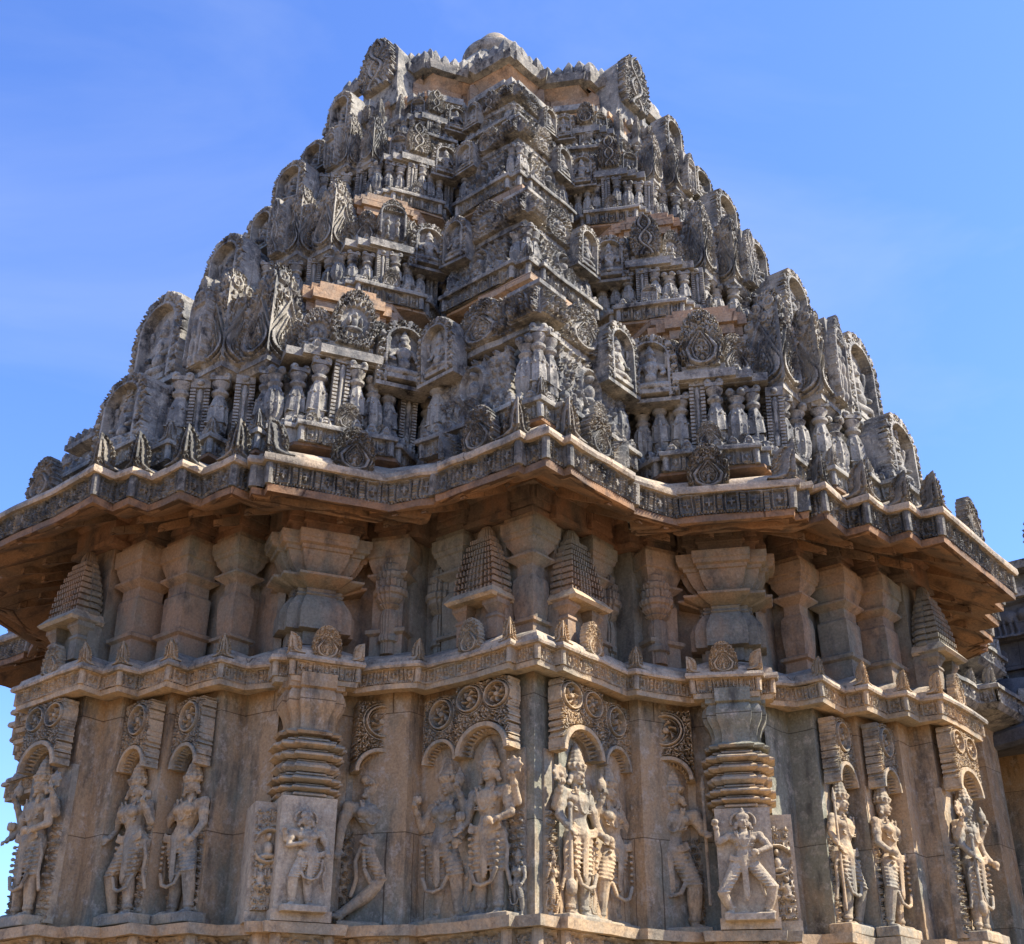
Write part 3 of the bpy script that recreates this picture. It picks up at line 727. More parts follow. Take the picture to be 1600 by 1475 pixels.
POSES = {
 'four_arm': dict(straight, arms=[(-1, (-.165, .0, .60), (-.17, -.05, .70), 'conch', 1), (1, (.165, .0, .60), (.175, -.05, .71), 'disc', 1), (-1, (-.14, -.02, .53), (-.145, -.07, .48), 'lotus'), (1, (.145, -.03, .54), (.085, -.09, .50), 'fruit')]),
 'mace': dict(straight, arms=[(-1, (-.16, .0, .59), (-.175, -.05, .68), 'disc', 1), (1, (.165, .0, .60), (.17, -.05, .69), 'conch', 1), (-1, (-.15, -.02, .54), (-.135, -.075, .47), 'mace'), (1, (.14, -.03, .53), (.13, -.08, .46), 'fruit')], hip=.012),
 'offering': dict(tri, arms=[(-1, (-.15, -.02, .56), (-.155, -.07, .66), 'lotus'), (1, (.145, -.02, .54), (.13, -.07, .45), 'fruit')], hip=-.025, tors=.012, fem=1, garland=.17),
 'offering2': dict(tri2, arms=[(-1, (-.145, -.02, .54), (-.12, -.08, .48), 'fruit'), (1, (.155, -.02, .56), (.15, -.07, .65), 'lotus')], hip=.03, tors=-.012, fem=1, garland=.15, turn=.3),
 'dancer': dict(feet=[(-.14, -.02, .02), (.03, 0, 0)], knees=[(.055, -.08, .25), (.035, -.03, .25)], toe=(-1.2, .4), arms=[(-1, (-.155, -.01, .56), (-.17, -.03, .42)), (1, (.165, -.01, .56), (.17, -.06, .67), 'lotus')], hip=.035, tors=-.02, fem=1, crown='bun', garland=.22, hx=.02, turn=.25),
 'staffs': dict(tri, arms=[(-1, (-.15, -.02, .57), (-.16, -.06, .50), 'staff'), (1, (.15, -.02, .57), (.165, -.06, .55), 'staff')], hip=-.02, tors=.01, garland=.19),
 'halo': dict(tri2, arms=[(-1, (-.14, -.02, .55), (-.06, -.09, .56), 'fruit'), (1, (.15, -.02, .55), (.15, -.07, .48), 'fruit'), (-1, (-.16, .0, .60), (-.18, -.03, .66), None, 1)], hip=.03, tors=-.01, fem=1, crown='halo', garland=.24, hx=-.01),
 'crouch': dict(feet=[(-.12, -.02, .0), (.13, -.01, .0)], knees=[(-.17, -.10, .17), (.17, -.06, .22)], arms=[(-1, (-.18, -.03, .62), (-.19, -.06, .76), 'fruit'), (1, (.17, -.04, .57), (.09, -.10, .52), 'fruit')], hip=-.01, tors=.0, garland=0, crown='halo', sash=.12, turn=.3),
}
def crouch_fix(g): return g
STAT = {}
for k, P in POSES.items():
    STAT[k] = remeshed(figure(P), 'statue_'+k, 'block' if k in ('halo', 'crouch') else 'statue', .0048)

def seated():
    g = G(); g.box(-.16, .16, -.09, .05, -.04, 0); g.box(-.13, .13, -.07, .05, 0, .02)
    g.cone((0, 0, .07), (0, 0, .16), .065, .05, 12); g.cone((0, 0, .16), (0, 0, .25), .05, .07, 12); g.ell((0, -.045, .13), .055, .04, .05)
    g.cone((-.07, 0, .27), (.07, 0, .27), .03, .03); g.ell((0, -.01, .345), .042, .042, .05); g.cone((0, -.045, .345), (0, -.058, .32), .012, .012)
    q = G(); q.lathe([(.05, 0), (.054, .015), (.04, .035), (.042, .045), (.026, .07), (.02, .09), (.005, .12)], 14); g.merge(q, Matrix.Translation((0, 0, .375)))
    for k in (-1, 1):
        g.cone((k*.045, -.01, .055), (k*.135, -.05, .05), .045, .034, 10); g.cone((k*.135, -.05, .045), (k*.01, -.10, .035), .032, .024, 10)
        g.cone((k*.09, 0, .265), (k*.125, -.02, .19), .026, .022); g.cone((k*.125, -.02, .19), (k*.10, -.08, .15), .022, .017)
        g.cone((k*.09, .0, .265), (k*.15, .0, .25), .024, .02); g.cone((k*.15, 0, .25), (k*.15, -.03, .33), .02, .018); g.ell((k*.15, -.03, .365), .025, .02, .03)
        g.ell((k*.045, 0, .33), .016, .015, .03)
    pts = [(0+.045*math.cos(a), -.06, .24+.06*math.sin(a)) for a in np.linspace(PI, 2*PI, 8)]; g.tube([np.array(p) for p in pts], .008, 5)
    return g
SEAT = remeshed(seated(), 'seated_deity', 'tower', .0075)
SEAT2 = SEAT.copy()

# --- shared carved pieces
def ms(g, name, mat, sm=40): return g.mesh(name, M[mat], sm)
KP = {m: [ms(kudu_plate(seed=sd_, kind=kd_), 'gable', m, 50) for sd_, kd_ in ((1, 1), (4, 0), (7, 2), (9, 3), (12, 4))] for m in ('tower', 'cornice2', 'eave')}
FN = {m: [ms(finial(seed=sd_), 'finial', m, 50) for sd_ in (2, 6)] for m in ('tower', 'cornice2', 'eave')}
BL = [ms(blade_plate(seed=sd_), 'tower_blade', 'tower', 50) for sd_ in (3, 8)]
AR = [ms(arch_plate(seed=4), 'arch', 'tower', 50)]
CN = [ms(canopy_plate(seed=5, res=.0042), 'scroll_canopy', 'statue', 50), ms(canopy_plate(w=.30, h=.42, seed=9, n=1, res=.004), 'scroll_canopy', 'statue', 50)]

def pillarlet(kind):
    g = G()
    def ring(z, r, n, k=.009, y=0):
        for i in range(n):
            a = i*2*PI/n; g.ell((r*math.cos(a), y+r*math.sin(a), z), k, k, k, 6, 4)
    if kind == 0:      # swelling vase pillar with ribbed belly and bead rings
        g.box(-.05, .05, -.045, .05, 0, .035)
        g.lathe([(.040, .03), (.05, .045), (.034, .06), (.050, .085), (.056, .15), (.050, .235), (.034, .29)], 32, flute=.09, nf=8)
        g.lathe([(.034, .28), (.030, .31), (.046, .325), (.047, .34), (.032, .35), (.032, .362), (.05, .385), (.052, .40), (.04, .405)], 16)
        ring(.235, .050, 12); ring(.075, .047, 12); g.box(-.052, .052, -.05, .05, .405, .43)
        for k in (-1, 1): g.ell((k*.034, -.03, .435), .026, .024, .026, 8, 5); g.ell((k*.034, -.052, .435), .010, .008, .010, 6, 4)
        for k in range(5): g.box(-.055+.0, .055, -.052, .0, .12+k*.0, .126)
    elif kind == 1:    # square pillar with ribbed flanks and hollow middle
        g.box(-.05, .05, -.03, .04, 0, .05); g.box(-.05, .05, -.035, .04, .40, .46)
        for k in (-1, 1):
            for i in range(16): g.box(k*.036-.014, k*.036+.014, -.036, .04, .055+i*.0215, .055+i*.0215+.013)
        g.box(-.045, .045, -.012, .04, .05, .40); g.lathe([(.012, .06), (.017, .12), (.009, .15), (.011, .3), (.017, .34), (.010, .39)], 10, (0, -.024)); g.ell((0, -.035, .43), .02, .02, .02)
    else:              # squat onion pillar with curling head
        g.box(-.045, .045, -.04, .045, 0, .03)
        g.lathe([(.034, .03), (.044, .05), (.036, .065), (.060, .11), (.066, .17), (.056, .245), (.034, .30)], 36, flute=.10, nf=9)
        g.lathe([(.032, .29), (.05, .32), (.034, .335), (.034, .35), (.052, .375), (.03, .39)], 16); ring(.17, .064, 16, .008); ring(.255, .052, 14, .008)
        for k in (-1, 1): g.ell((k*.032, -.022, .41), .030, .03, .030, 8, 5); g.ell((k*.032, -.052, .41), .012, .008, .012, 6, 4)
    return ms(g, 'pillar', 'tower', 40)
PL = [pillarlet(i) for i in range(3)]

def seatniche(m, parent, h=.46, w=.34, name='deity_niche', **p):
    o = put(name, AR[0], m, parent, **p); 
    put('seated_deity', SEAT, T(0, -.0, .075, 0, .62), o)
    return o

def frieze_panel(w, h, seed, mat='tower'):
    """panel of little figures, beasts and curls"""
    X, Z = grid(w, h, .008); r = np.random.default_rng(seed)
    H = .25+.35*carve(X, Z, .055, seed)
    n = max(2, int(w/.10))
    for i in range(n):
        cx = -w/2+(i+.5)*w/n+r.uniform(-.01, .01); cz = h*.30
        H = np.maximum(H, .85*rid(np.hypot((X-cx)/.030, (Z-cz)/.052), 1)); H = np.maximum(H, .95*rid(np.hypot((X-cx)/.017, (Z-cz-.07)/.02), 1))
        for k in (-1, 1):
            H = np.maximum(H, .7*rid(dpl([(cx, cz+.03), (cx+k*.035, cz+.01), (cx+k*.03, cz+.05)], X, Z), .010)); H = np.maximum(H, .8*rid(dpl([(cx, cz-.035), (cx+k*.03, cz-.045), (cx+k*.005, cz-.06)], X, Z), .013))
    # a larger seated figure with a halo of curls
    cx, cz = 0, h*.62
    H = np.where(np.hypot(X-cx, Z-cz) < .10, .12, H); d = np.abs(np.hypot(X-cx, Z-cz)-.10); H = np.maximum(H, .8*rid(d, .014))
    H = np.maximum(H, 1.0*rid(np.hypot((X-cx)/.035, (Z-cz+.02)/.05), 1)); H = np.maximum(H, 1.05*rid(np.hypot((X-cx)/.02, (Z-cz-.055)/.026), 1)); H = np.maximum(H, .95*rid(np.hypot((X-cx)/.07, (Z-cz+.065)/.022), 1))
    m = (np.abs(X) < w/2-.005+.005*np.cos(Z*150)) & (Z < h-.01+.012*np.cos(X*70))
    return ms(relief(X, Z, H, m, .03, .075), 'figure_panel', mat, 50)
FPN = [frieze_panel(.60, .40, 21), frieze_panel(.60, .40, 33)]
FPB = frieze_panel(.20, .62, 51, 'block')

# --- capitals, small shrines
def steppoly(f=1.0, y=1.0):
    q = [(.34, -1), (.34, -.84), (.62, -.84), (.62, -.62), (.84, -.62), (.84, -.34), (1, -.34)]
    P = q+[(a, -b) for a, b in q[::-1]]; P = P+[(-a, b) for a, b in P[::-1]]
    # order counter-clockwise, drop duplicates
    return np.array(P)*[f, f*y]
def steppoly2(y=1.0):
    q = [(.55, -1), (.55, -.78), (.86, -.78), (.86, -.42), (1, -.42)]
    P = q+[(a, -b) for a, b in q[::-1]]; P = P+[(-a, b) for a, b in P[::-1]]
    return np.array(P)*[1, y]
def steploft(g, prof, y=1.0, c=(0, 0), two=False):
    P = steppoly2(y) if two else steppoly(1, y); g.loft([np.column_stack([P*r+np.array(c), np.full(len(P), z)]) for r, z in prof]); return g
SQ = np.array([(-1, -1), (1, -1), (1, 1), (-1, 1.)])
def sqloft(g, prof, c=(0, 0)):
    g.loft([np.column_stack([SQ*r+np.array(c), np.full(4, z)]) for r, z in prof]); return g
def upper_pilaster(kind=0):
    g = G()
    if kind == 0: sqloft(g, [(.085, 2.70), (.085, 2.82), (.11, 2.83), (.112, 2.85), (.075, 2.87), (.084, 2.95), (.09, 3.08), (.084, 3.15), (.064, 3.18), (.064, 3.25), (.07, 3.26), (.125, 3.30), (.125, 3.315), (.085, 3.33), (.082, 3.345), (.118, 3.40), (.122, 3.43), (.135, 3.44), (.14, 3.47), (.148, 3.475), (.15, 3.56), (.13, 3.575), (.13, 3.60)])
    else: sqloft(g, [(.12, 2.70), (.12, 2.86), (.145, 2.875), (.148, 2.90), (.112, 2.92), (.115, 3.17), (.10, 3.19), (.10, 3.26), (.15, 3.30), (.15, 3.315), (.12, 3.33), (.145, 3.40), (.15, 3.43), (.165, 3.44), (.168, 3.56), (.14, 3.575), (.14, 3.60)])
    return ms(g, 'pilaster', 'upper', 30)
UP = [upper_pilaster(0), upper_pilaster(1)]
def entab(kind=0):
    g = G(); k = 1 if kind == 0 else 1.5
    for z0, z1, r in ((3.60, 3.66, .105), (3.66, 3.70, .13), (3.70, 3.87, .125), (3.87, 3.90, .15), (3.90, 3.94, .165)):
        sqloft(g, [(r, z0), (r, z1)])
    for a in (-1, 1): g.box(-.10, .10, a*.128-.012, a*.128+.012, 3.72, 3.85); g.box(a*.128-.012, a*.128+.012, -.10, .10, 3.715, 3.855)
    return ms(g, 'bracket', 'entab', 30)
EN = entab()
def mini_shrine():
    base = G()
    for x in (-.135, .135):
        sqloft(base, [(.042, 2.72), (.042, 2.86), (.052, 2.87), (.046, 2.89), (.034, 2.90), (.060, 2.95), (.066, 2.955), (.066, 2.99), (.08, 3.0)], (x, -.03))
    base.box(-.19, .19, .0, .10, 2.72, 3.0)
    can = G(); can.loft([[(-.20, -.15, 2.99), (.20, -.15, 2.99), (.20, .1, 2.99), (-.20, .1, 2.99)], [(-.215, -.17, 3.01), (.215, -.17, 3.01), (.215, .1, 3.01), (-.215, .1, 3.01)], [(-.18, -.12, 3.07), (.18, -.12, 3.07), (.18, .1, 3.07), (-.18, .1, 3.07)]])
    tw = G(); z = 3.06; r = .19
    for i in range(9):
        h = .048
        steploft(tw, [(r, z), (r*1.04, z+h*.35), (r*1.02, z+h*.6), (r*.90, z+h*.8), (r*.88, z+h)], .62, (0, .02)); 
        for x in np.linspace(-r*.9, r*.9, 11): tw.box(x-.006, x+.006, -r*.66+.012, -.0, z+.004, z+h*.72)
        z += h; r = .19*(1-.62*((i+1)/9)**1.9)
    steploft(tw, [(r, z), (r*.9, z+.05), (r*.5, z+.09)], .7, (0, .02))
    return ms(base, 'shrine_pillars', 'upper', 30), ms(can, 'shrine_canopy', 'cornice2', 30), ms(tw, 'shrine_tower', 'upper', 30)
MS = mini_shrine()
def kumbha():
    g = G(); steploft(g, [(.055, 2.72), (.055, 2.80), (.075, 2.81), (.075, 2.84), (.062, 2.86), (.068, 2.98), (.058, 3.03), (.05, 3.04), (.085, 3.07), (.07, 3.08), (.10, 3.11), (.10, 3.14), (.115, 3.15), (.12, 3.18), (.10, 3.20), (.105, 3.25), (.085, 3.26), (.10, 3.28), (.10, 3.31), (.075, 3.33), (.08, 3.37), (.055, 3.39), (.05, 3.44), (.02, 3.47)])
    for a in range(12):
        g.cone((.10*math.cos(a*PI/6), .10*math.sin(a*PI/6), 3.21), (.10*math.cos(a*PI/6), .10*math.sin(a*PI/6), 3.25), .012, .012, 6)
    return ms(g, 'wall_spirelet', 'upper', 30)
KB = kumbha()
def wedge_upper():
    a = G(); steploft(a, [(.19, 2.74), (.19, 2.83), (.26, 2.84), (.262, 2.96), (.24, 3.02), (.19, 3.09), (.175, 3.10), (.19, 3.11), (.17, 3.13), (.185, 3.145), (.17, 3.16)], .8, two=True)
    b = G(); steploft(b, [(.17, 3.15), (.33, 3.205), (.335, 3.22), (.20, 3.245), (.19, 3.26)], .8, two=True)
    c = G(); steploft(c, [(.19, 3.25), (.25, 3.30), (.285, 3.36), (.30, 3.40), (.32, 3.405), (.325, 3.43), (.36, 3.44), (.365, 3.47), (.375, 3.475), (.375, 3.53), (.30, 3.55)], .75, two=True)
    d = G(); steploft(d, [(.28, 3.55), (.29, 3.60), (.325, 3.61), (.31, 3.63), (.31, 3.77), (.345, 3.79), (.35, 3.84), (.37, 3.9)], .75, two=True)
    for x, w_ in ((0, .09), (-.21, .055), (.21, .055)): d.box(x-w_, x+w_, -.31*.75*(1 if x == 0 else .84)-.012, 0, 3.65, 3.75)
    return ms(a, 'bell_base', 'upper', 30), ms(b, 'thin_plate', 'upper', 30), ms(c, 'bowl_capital', 'upper', 30), ms(d, 'bracket', 'entab', 30)
WU = wedge_upper()
def wedge_column():
    a = G(); steploft(a, [(.20, 2.10), (.215, 2.115), (.20, 2.125), (.165, 2.14), (.16, 2.19), (.175, 2.24), (.205, 2.29), (.215, 2.34), (.205, 2.38), (.19, 2.40), (.215, 2.41), (.215, 2.50)], .9, two=True)
    for sgn in (-1, 1): pass
    b = G(); z = 1.70
    for r, h in ((.16, .04), (.185, .035), (.14, .02), (.19, .04), (.15, .03), (.175, .06), (.14, .02), (.19, .045), (.15, .02), (.20, .045), (.155, .03)):
        steploft(b, [(r*1.0, z), (r*1.2, z+h*.35), (r*1.2, z+h*.6), (r*1.0, z+h)], .9, two=True); z += h
    steploft(b, [(.13, 1.68), (.13, z+.03)], .9, two=True)
    c = G(); c.box(-.175, .175, -.185, .12, .98, 1.70); c.box(-.185, .185, -.195, .12, .965, 1.03)
    return ms(a, 'fluted_vase', 'wall', 30), ms(b, 'disc_mouldings', 'cornice2', 30), ms(c, 'carved_block', 'block', 30)
WC = wedge_column()

# ------------------------------------------------------------------ placing: middle zone
WB = -.20
names = {}
for sd in SIDES:
    e = lambda i: mir(sd, i)
    # corner gables and finials of the two cornices
    for P, z, mat, k1, k2 in ((offset(WALL, .19), 2.622, 'cornice2', .62, .66), (offset(WALL, .53), 3.86, 'eave', 1.12, .98)):
        for vi in ((2, 3) if sd == 'L' else (2, 3))+(4, 9, 16, 18, 20, 22):
            if vi in (3,): continue
            put('cornice_finial', FN[mat][vi % 2], at_corner(P, vmir(sd, vi), z, -.035*k1, k1))
        for ei, t in ((2, .5), (8, .5), (22, .5)):
            j = e(ei); a, b, l_, an = edge(P, j); 
            put('cornice_gable', KP[mat][0], on_edge(P, j, t, z-.01, -.03*k2, k2))
    put('cornice_finial', FN['cornice2'][0], at_corner(offset(WALL, .19), vmir(sd, 8), 2.622, -.02, .5))
    # pilasters under the eave
    for vi, kd in ((16, 0), (18, 1), (20, 1)):
        m = at_corner(WALL, vmir(sd, vi), 0, -.10); m = m @ Matrix.Rotation(PI/4, 4, 'Z')
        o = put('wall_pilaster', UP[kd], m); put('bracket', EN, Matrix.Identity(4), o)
    m = on_edge(WALL, e(4), .55, 0, -.02); o = put('wall_pilaster', UP[1], m @ T(0, .03, 0)); put('bracket', EN, Matrix.Identity(4), o)
    m = at(sd, .87, WB-.02, 0); o = put('wall_pilaster', UP[0], m); put('bracket', EN, Matrix.Identity(4), o)
    # little shrines with their own towers
    for m in (at(sd, .58, WB+.06, 0), on_edge(WALL, e(22), .5, 0, .05)):
        o = put('wall_shrine', MS[0], m)
        put('shrine_canopy', MS[1], Matrix.Identity(4), o); put('shrine_tower', MS[2], Matrix.Identity(4), o)
    put('wall_spirelet', KB, pan(sd, -.17, -.045, 0)); put('wall_spirelet', KB, at(sd, 1.02, WB, 0))
    # wedge bay : capital above, column below
    m = pan(sd, .015, -.12, 0); o = put('wedge_pilaster', WU[0], m)
    for q, nm_ in ((1, 'thin_plate'), (2, 'bowl_capital'), (3, 'bracket')): put(nm_, WU[q], Matrix.Identity(4), o)
    m = pan(sd, .015, -.075, 0); o = put('wedge_column', WC[1], m); put('fluted_vase', WC[0], Matrix.Identity(4), o); put('carved_block', WC[2], Matrix.Identity(4), o)
    o2 = put('side_block', WC[2], m @ Matrix.Translation((-.20 if sd == 'L' else .20, .12, -.0)) @ Matrix.Diagonal((.62, .9, .975, 1)) @ Matrix.Translation((0, 0, .02)))
    put('figure_panel', FPB, Matrix.Translation((0, -.19, 1.04)) @ Matrix.Diagonal((1.5, 1, 1.0, 1)), o2)
# corner pilaster
m = T(C0-.2-.10, -(C0-.2-.10), 0, 0); o = put('wall_pilaster', UP[0], m); put('bracket', EN, Matrix.Identity(4), o)
# entablature band between brackets
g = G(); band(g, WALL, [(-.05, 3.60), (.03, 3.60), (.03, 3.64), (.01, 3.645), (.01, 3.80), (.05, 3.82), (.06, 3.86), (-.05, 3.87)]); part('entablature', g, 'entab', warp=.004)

# statues and canopies on the lower wall
WB = -.20
def stat(sd, pose, m, label, sc=1.02, flip=False, **k):
    wide = 1.25 if pose in ('four_arm', 'mace') else 1.36
    m = m @ Matrix.Translation((0, .055, 0)) @ Matrix.Diagonal((wide, 1.05, 1.05, 1))
    if flip: m = m @ Matrix.Diagonal((-1, 1, 1, 1))
    return link('deity_statue', STAT[pose], None, m @ Matrix.Diagonal((sc, sc, sc, 1)), label=label, category='statue', group='deity statues standing along the temple wall', **k)
def slab_plate(w, h, seed):
    X, Z = grid(w, h, .0065); U = X/(w/2)
    H = .15+.85*carve(X, Z, .05, seed)*(np.abs(U) > .52)*(Z < h*.62)
    H = np.where(Z < .02, .9, H)
    return ms(relief(X, Z, H, np.abs(U) < 2, .04, .035), 'carved_slab', 'statue', 50)
SLB = [slab_plate(.46, 1.0, 41), slab_plate(.32, 1.0, 42)]
def canopy(sd, m, kind=0, sx=1, sz=1):
    put('scroll_canopy', CN[kind], m @ Matrix.Translation((0, .015, 0)) @ Matrix.Diagonal((sx*1.06, 1.35, sz, 1)))
    put('carved_slab', SLB[kind], m @ Matrix.Translation((0, .085, -.98)) @ Matrix.Diagonal((sx, 1, 1, 1)))
stat('L', 'four_arm', at('L', .49, WB+.12, 1.0), 'large four-armed crowned stone figure on the shaded left face beside the central corner')
canopy('L', at('L', .50, WB+.10, 1.97), 0, 1.05, .95)
stat('L', 'offering', at('L', .88, WB+.09, 1.0), 'slim crowned stone figure with raised hand, at the left end of the central corner bay', .98)
canopy('L', at('L', .885, WB+.07, 1.97), 1, 1.0, 1.05)
stat('R', 'mace', at('R', .53, WB+.12, 1.0), 'sunlit four-armed stone figure holding a mace on the right face beside the central corner')
canopy('R', at('R', .52, WB+.10, 1.97), 0, 1.05, .95)
stat('R', 'offering2', at('R', .93, WB+.09, 1.0), 'slim stone figure with a lotus, at the right end of the central corner bay', .98)
canopy('R', at('R', .94, WB+.07, 1.97), 1, 1.0, 1.05)
stat('L', 'dancer', pan('L', -.172, -.075, 1.0), 'dancing stone figure with crossed legs in the shaded recess left of the central bay', 1.0)
canopy('L', pan('L', -.172, -.085, 1.93), 1, 1.15, 1.15)
stat('R', 'staffs', pan('R', -.166, -.075, 1.0), 'crowned stone figure holding two long staffs in the recess right of the central bay', 1.0, flip=False)
canopy('R', pan('R', -.166, -.085, 1.93), 1, 1.15, 1.15)
for sd, L1, L2, L3 in (('L', 'crowned stone figure in profile just left of the broad orange wall strip', 'crowned stone figure in profile beside the smooth blue-grey double shaft on the left', 'four-armed stone figure under an arch at the far left edge of the temple'),
                   ('R', 'stone figure with two staffs, first one right of the crouching figure', 'slender stone figure with raised hand, second one right of the crouching figure', 'large four-armed stone figure at the far right edge of the temple')):
    stat(sd, 'offering' if sd == 'L' else 'staffs', on_edge(WALL, mir(sd, 16), .5, 1.04, .09), L1, .95); canopy(sd, on_edge(WALL, mir(sd, 16), .5, 1.95, .08), 1, .95, 1.1)
    stat(sd, 'offering2', on_edge(WALL, mir(sd, 18), .5, 1.04, .09), L2, .95); canopy(sd, on_edge(WALL, mir(sd, 18), .5, 1.95, .08), 1, .95, 1.1)
    stat(sd, 'four_arm' if sd == 'L' else 'mace', on_edge(WALL, mir(sd, 22), .5, 1.04, .12), L3, 1.0); canopy(sd, on_edge(WALL, mir(sd, 22), .5, 1.98, .10), 0, 1.05, .92)
mL = pan('L', .015, -.075, 1.05) @ Matrix.Translation((0, -.26, 0)); stat('L', 'halo', mL, 'small haloed stone figure on the pale block under the left column', .60)
mR = pan('R', .015, -.075, 1.05) @ Matrix.Translation((0, -.26, 0)); stat('R', 'crouch', mR, 'crouching stone figure with one arm raised on the pale block at right', .66)
# small attendants at the feet of the large figures
for sd, a_, who in (('L', .30, 'the shaded four-armed figure, nearest the corner'), ('L', .70, 'the shaded four-armed figure, far side'), ('R', .33, 'the sunlit mace-bearer, nearest the corner'), ('R', .71, 'the sunlit mace-bearer, far side')):
    link('attendant_statue', STAT['offering' if a_ < .5 else 'offering2'], None, at(sd, a_, WB+.03, .985, .40), label='small attendant by '+who, category='statue', group='small attendants at the feet of the large figures')

# ------------------------------------------------------------------ placing: tower
# standing gables of the middle bay in each tier: plane, centre, half width, foot, top
GB = [[(4.60, .33, .33, 4.22, 4.92), (4.30, .16, .35, 4.98, 5.92)], [(3.86, .30, .27, 6.0, 6.72), (3.55, .34, .19, 6.72, 7.2)], [(3.22, .24, .24, 7.46, 8.02), (3.0, .27, .19, 8.02, 8.42)], [(2.7, .27, .19, 8.72, 9.30)]]
for k, (z, s, zl, ch) in enumerate(TI):
    sc = s; P = TOUT*s; f = (1.02, .84, .70, .60)[k]
    Pb = offset(P, -.20*sc); hp = zl-.07-z
    for sd in SIDES:
        e = lambda i: mir(sd, i)
        # -- corner shrine face
        o = empty('corner_shrine', T0 @ on_edge(P, e(2), .5, z, 0), temple)
        a, b, l_, an = edge(P, e(2)); sg = 1 if sd == 'R' else -1
        pw = l_*.78
        put('figure_panel', FPN[k % 2], T(sg*.06*f, .16*f, .01) @ Matrix.Diagonal((pw/.60, 1, (hp-.02)/.40, 1)), o)
        for x in (-.47, .47): put('pillar', PL[0 if x < 0 else 2], T(x*l_, .13*f, .0) @ Matrix.Diagonal((f*1.25, f*1.2, hp/.46, 1)), o)
        # crown
        zc = zl-z+.005
        put('gable', random.choice(KP['tower']), T(0, .13*f, zc, 0) @ Matrix.Diagonal((f*1.35, 1.0, ch*.98/.36, 1)), o)
        put('figure_panel', FPN[1], T(-sg*.30*l_, .17*f, zc) @ Matrix.Diagonal((.36*l_/.6, 1.2, ch*.75/.40, 1)), o); put('figure_panel', FPN[0], T(sg*.26*l_, .19*f, zc) @ Matrix.Diagonal((.3*l_/.6, 1.2, ch*.7/.40, 1)), o)
        seatniche(T(sg*.37*l_, .05*f, zc-.24*f) @ Matrix.Diagonal((f*1.1, f, f*1.25, 1)), o)
        # small finials on the tier cornice
        put('gable', random.choice(KP['tower']), T(0, .0, .0, 0, .5*f+.06), o)
        for x in (-.28, .28): put('gable', random.choice(KP['tower']), T(x*l_, .03, .0, 0, .26*f+.03), o)
        # -- pier between corner and wedge
        o = empty('recess_pier', T0 @ on_edge(P, e(4), .42 if sd == 'R' else .58, z, .38*f), temple)
        g = G(); sqloft(g, [(.07*f, -.16), (.10*f, -.12), (.10*f, 0), (.06*f, .03)]); put('pier_base', g.mesh('pier_base', M['tower'], 30, .004), Matrix.Identity(4), o)
        put('pillar', PL[0], T(0, .0*f, 0) @ Matrix.Diagonal((f*1.2, f*1.2, hp*.9/.46, 1)), o)
        put('pillar', PL[1], T(0, .02*f, hp*.9) @ Matrix.Diagonal((f, f, ch/.46*.9, 1)), o)
        # -- wedge shrine
        o = empty('wedge_shrine', T0 @ on_edge(P, e(8), .5, z, 0), temple)
        a, b, l_, an = edge(P, e(8))
        W_ = l_*1.5
        for i in range(8):
            x = (i-3.5)/7*W_*.98; back = .10*f+.045*f*(abs(i-3.5)-.5)
            put('pillar', PL[(2, 0, 0, 1, 0, 2, 0, 1)[i]], T(x, back, 0) @ Matrix.Diagonal((f*1.2, f*1.2, hp/.46*(1 if abs(i-3.5) < 1 else .93), 1)), o)
        g = G()
        for hw, y0, z0, z1 in ((.20, .03, zc-.09, zc-.02), (.30, .07, zc-.10, zc-.03), (.40, .12, zc-.11, zc-.04)):
            g.box(-hw*f*1.15, hw*f*1.15, y0*f, .5*f, z0, z1)
        g.box(-.16*f, .16*f, .08*f, .4*f, zc-.02, zc+.05)
        put('ledge', g.mesh('ledge', M['tower'], 30, .003), Matrix.Identity(4), o)
        put('gable', random.choice(KP['tower']), T(0, .07*f, zc+.03) @ Matrix.Diagonal((f*1.1, 1.2, ch*1.15/.36, 1)), o)
        for x in (-1, 1):
            put('gable', random.choice(KP['tower']), T(x*.24*f, .20*f, zc-.02, x*.5) @ Matrix.Diagonal((f*.9, 1.0, ch*1.0/.36, 1)), o)
            put('gable', random.choice(KP['tower']), T(x*.36*f, .32*f, zc-.05, x*.9) @ Matrix.Diagonal((f*.8, 1.0, ch*.85/.36, 1)), o)
        put('gable', random.choice(KP['tower']), T(0, .0, .0, 0, .55*f+.06), o)
        for x in (-.38, .38): put('gable', random.choice(KP['tower']), T(x*l_, .03, .0, 0, .28*f+.03), o)
        zn = (TI[k+1][0] if k < 3 else 9.35)-z-.28; g = G()
        for hw, y0, q0, q1 in ((.23, .27, 0, .22), (.26, .24, .22, .32), (.20, .29, .32, .62), (.25, .25, .62, .74), (.28, .22, .74, .86), (.22, .28, .86, 1)):
            for e1, e2 in ((1, 0), (1.25, .05), (1.5, .10)): g.box(-hw*f*e1, hw*f*e1, (y0+e2+.06)*f, .7*f, zc+(zn-zc)*q0+e2*.02, zc+(zn-zc)*q1-e2*.02)
        put('neck_moulding', g.mesh('neck_moulding', M['throat'], 30, .004), Matrix.Identity(4), o)
        # deity niche in the recess beside the wedge
        kk = s*.93
        m = on_edge(P, e(8), -.10 if sd == 'R' else 1.10, zl-.24*f, -.10*f)
        o = put('recess_niche', AR[0], m @ Matrix.Diagonal((f*1.25, f, f*1.3, 1)))
        put('seated_deity', SEAT, T(0, -.03, .07, 0, .66), o)
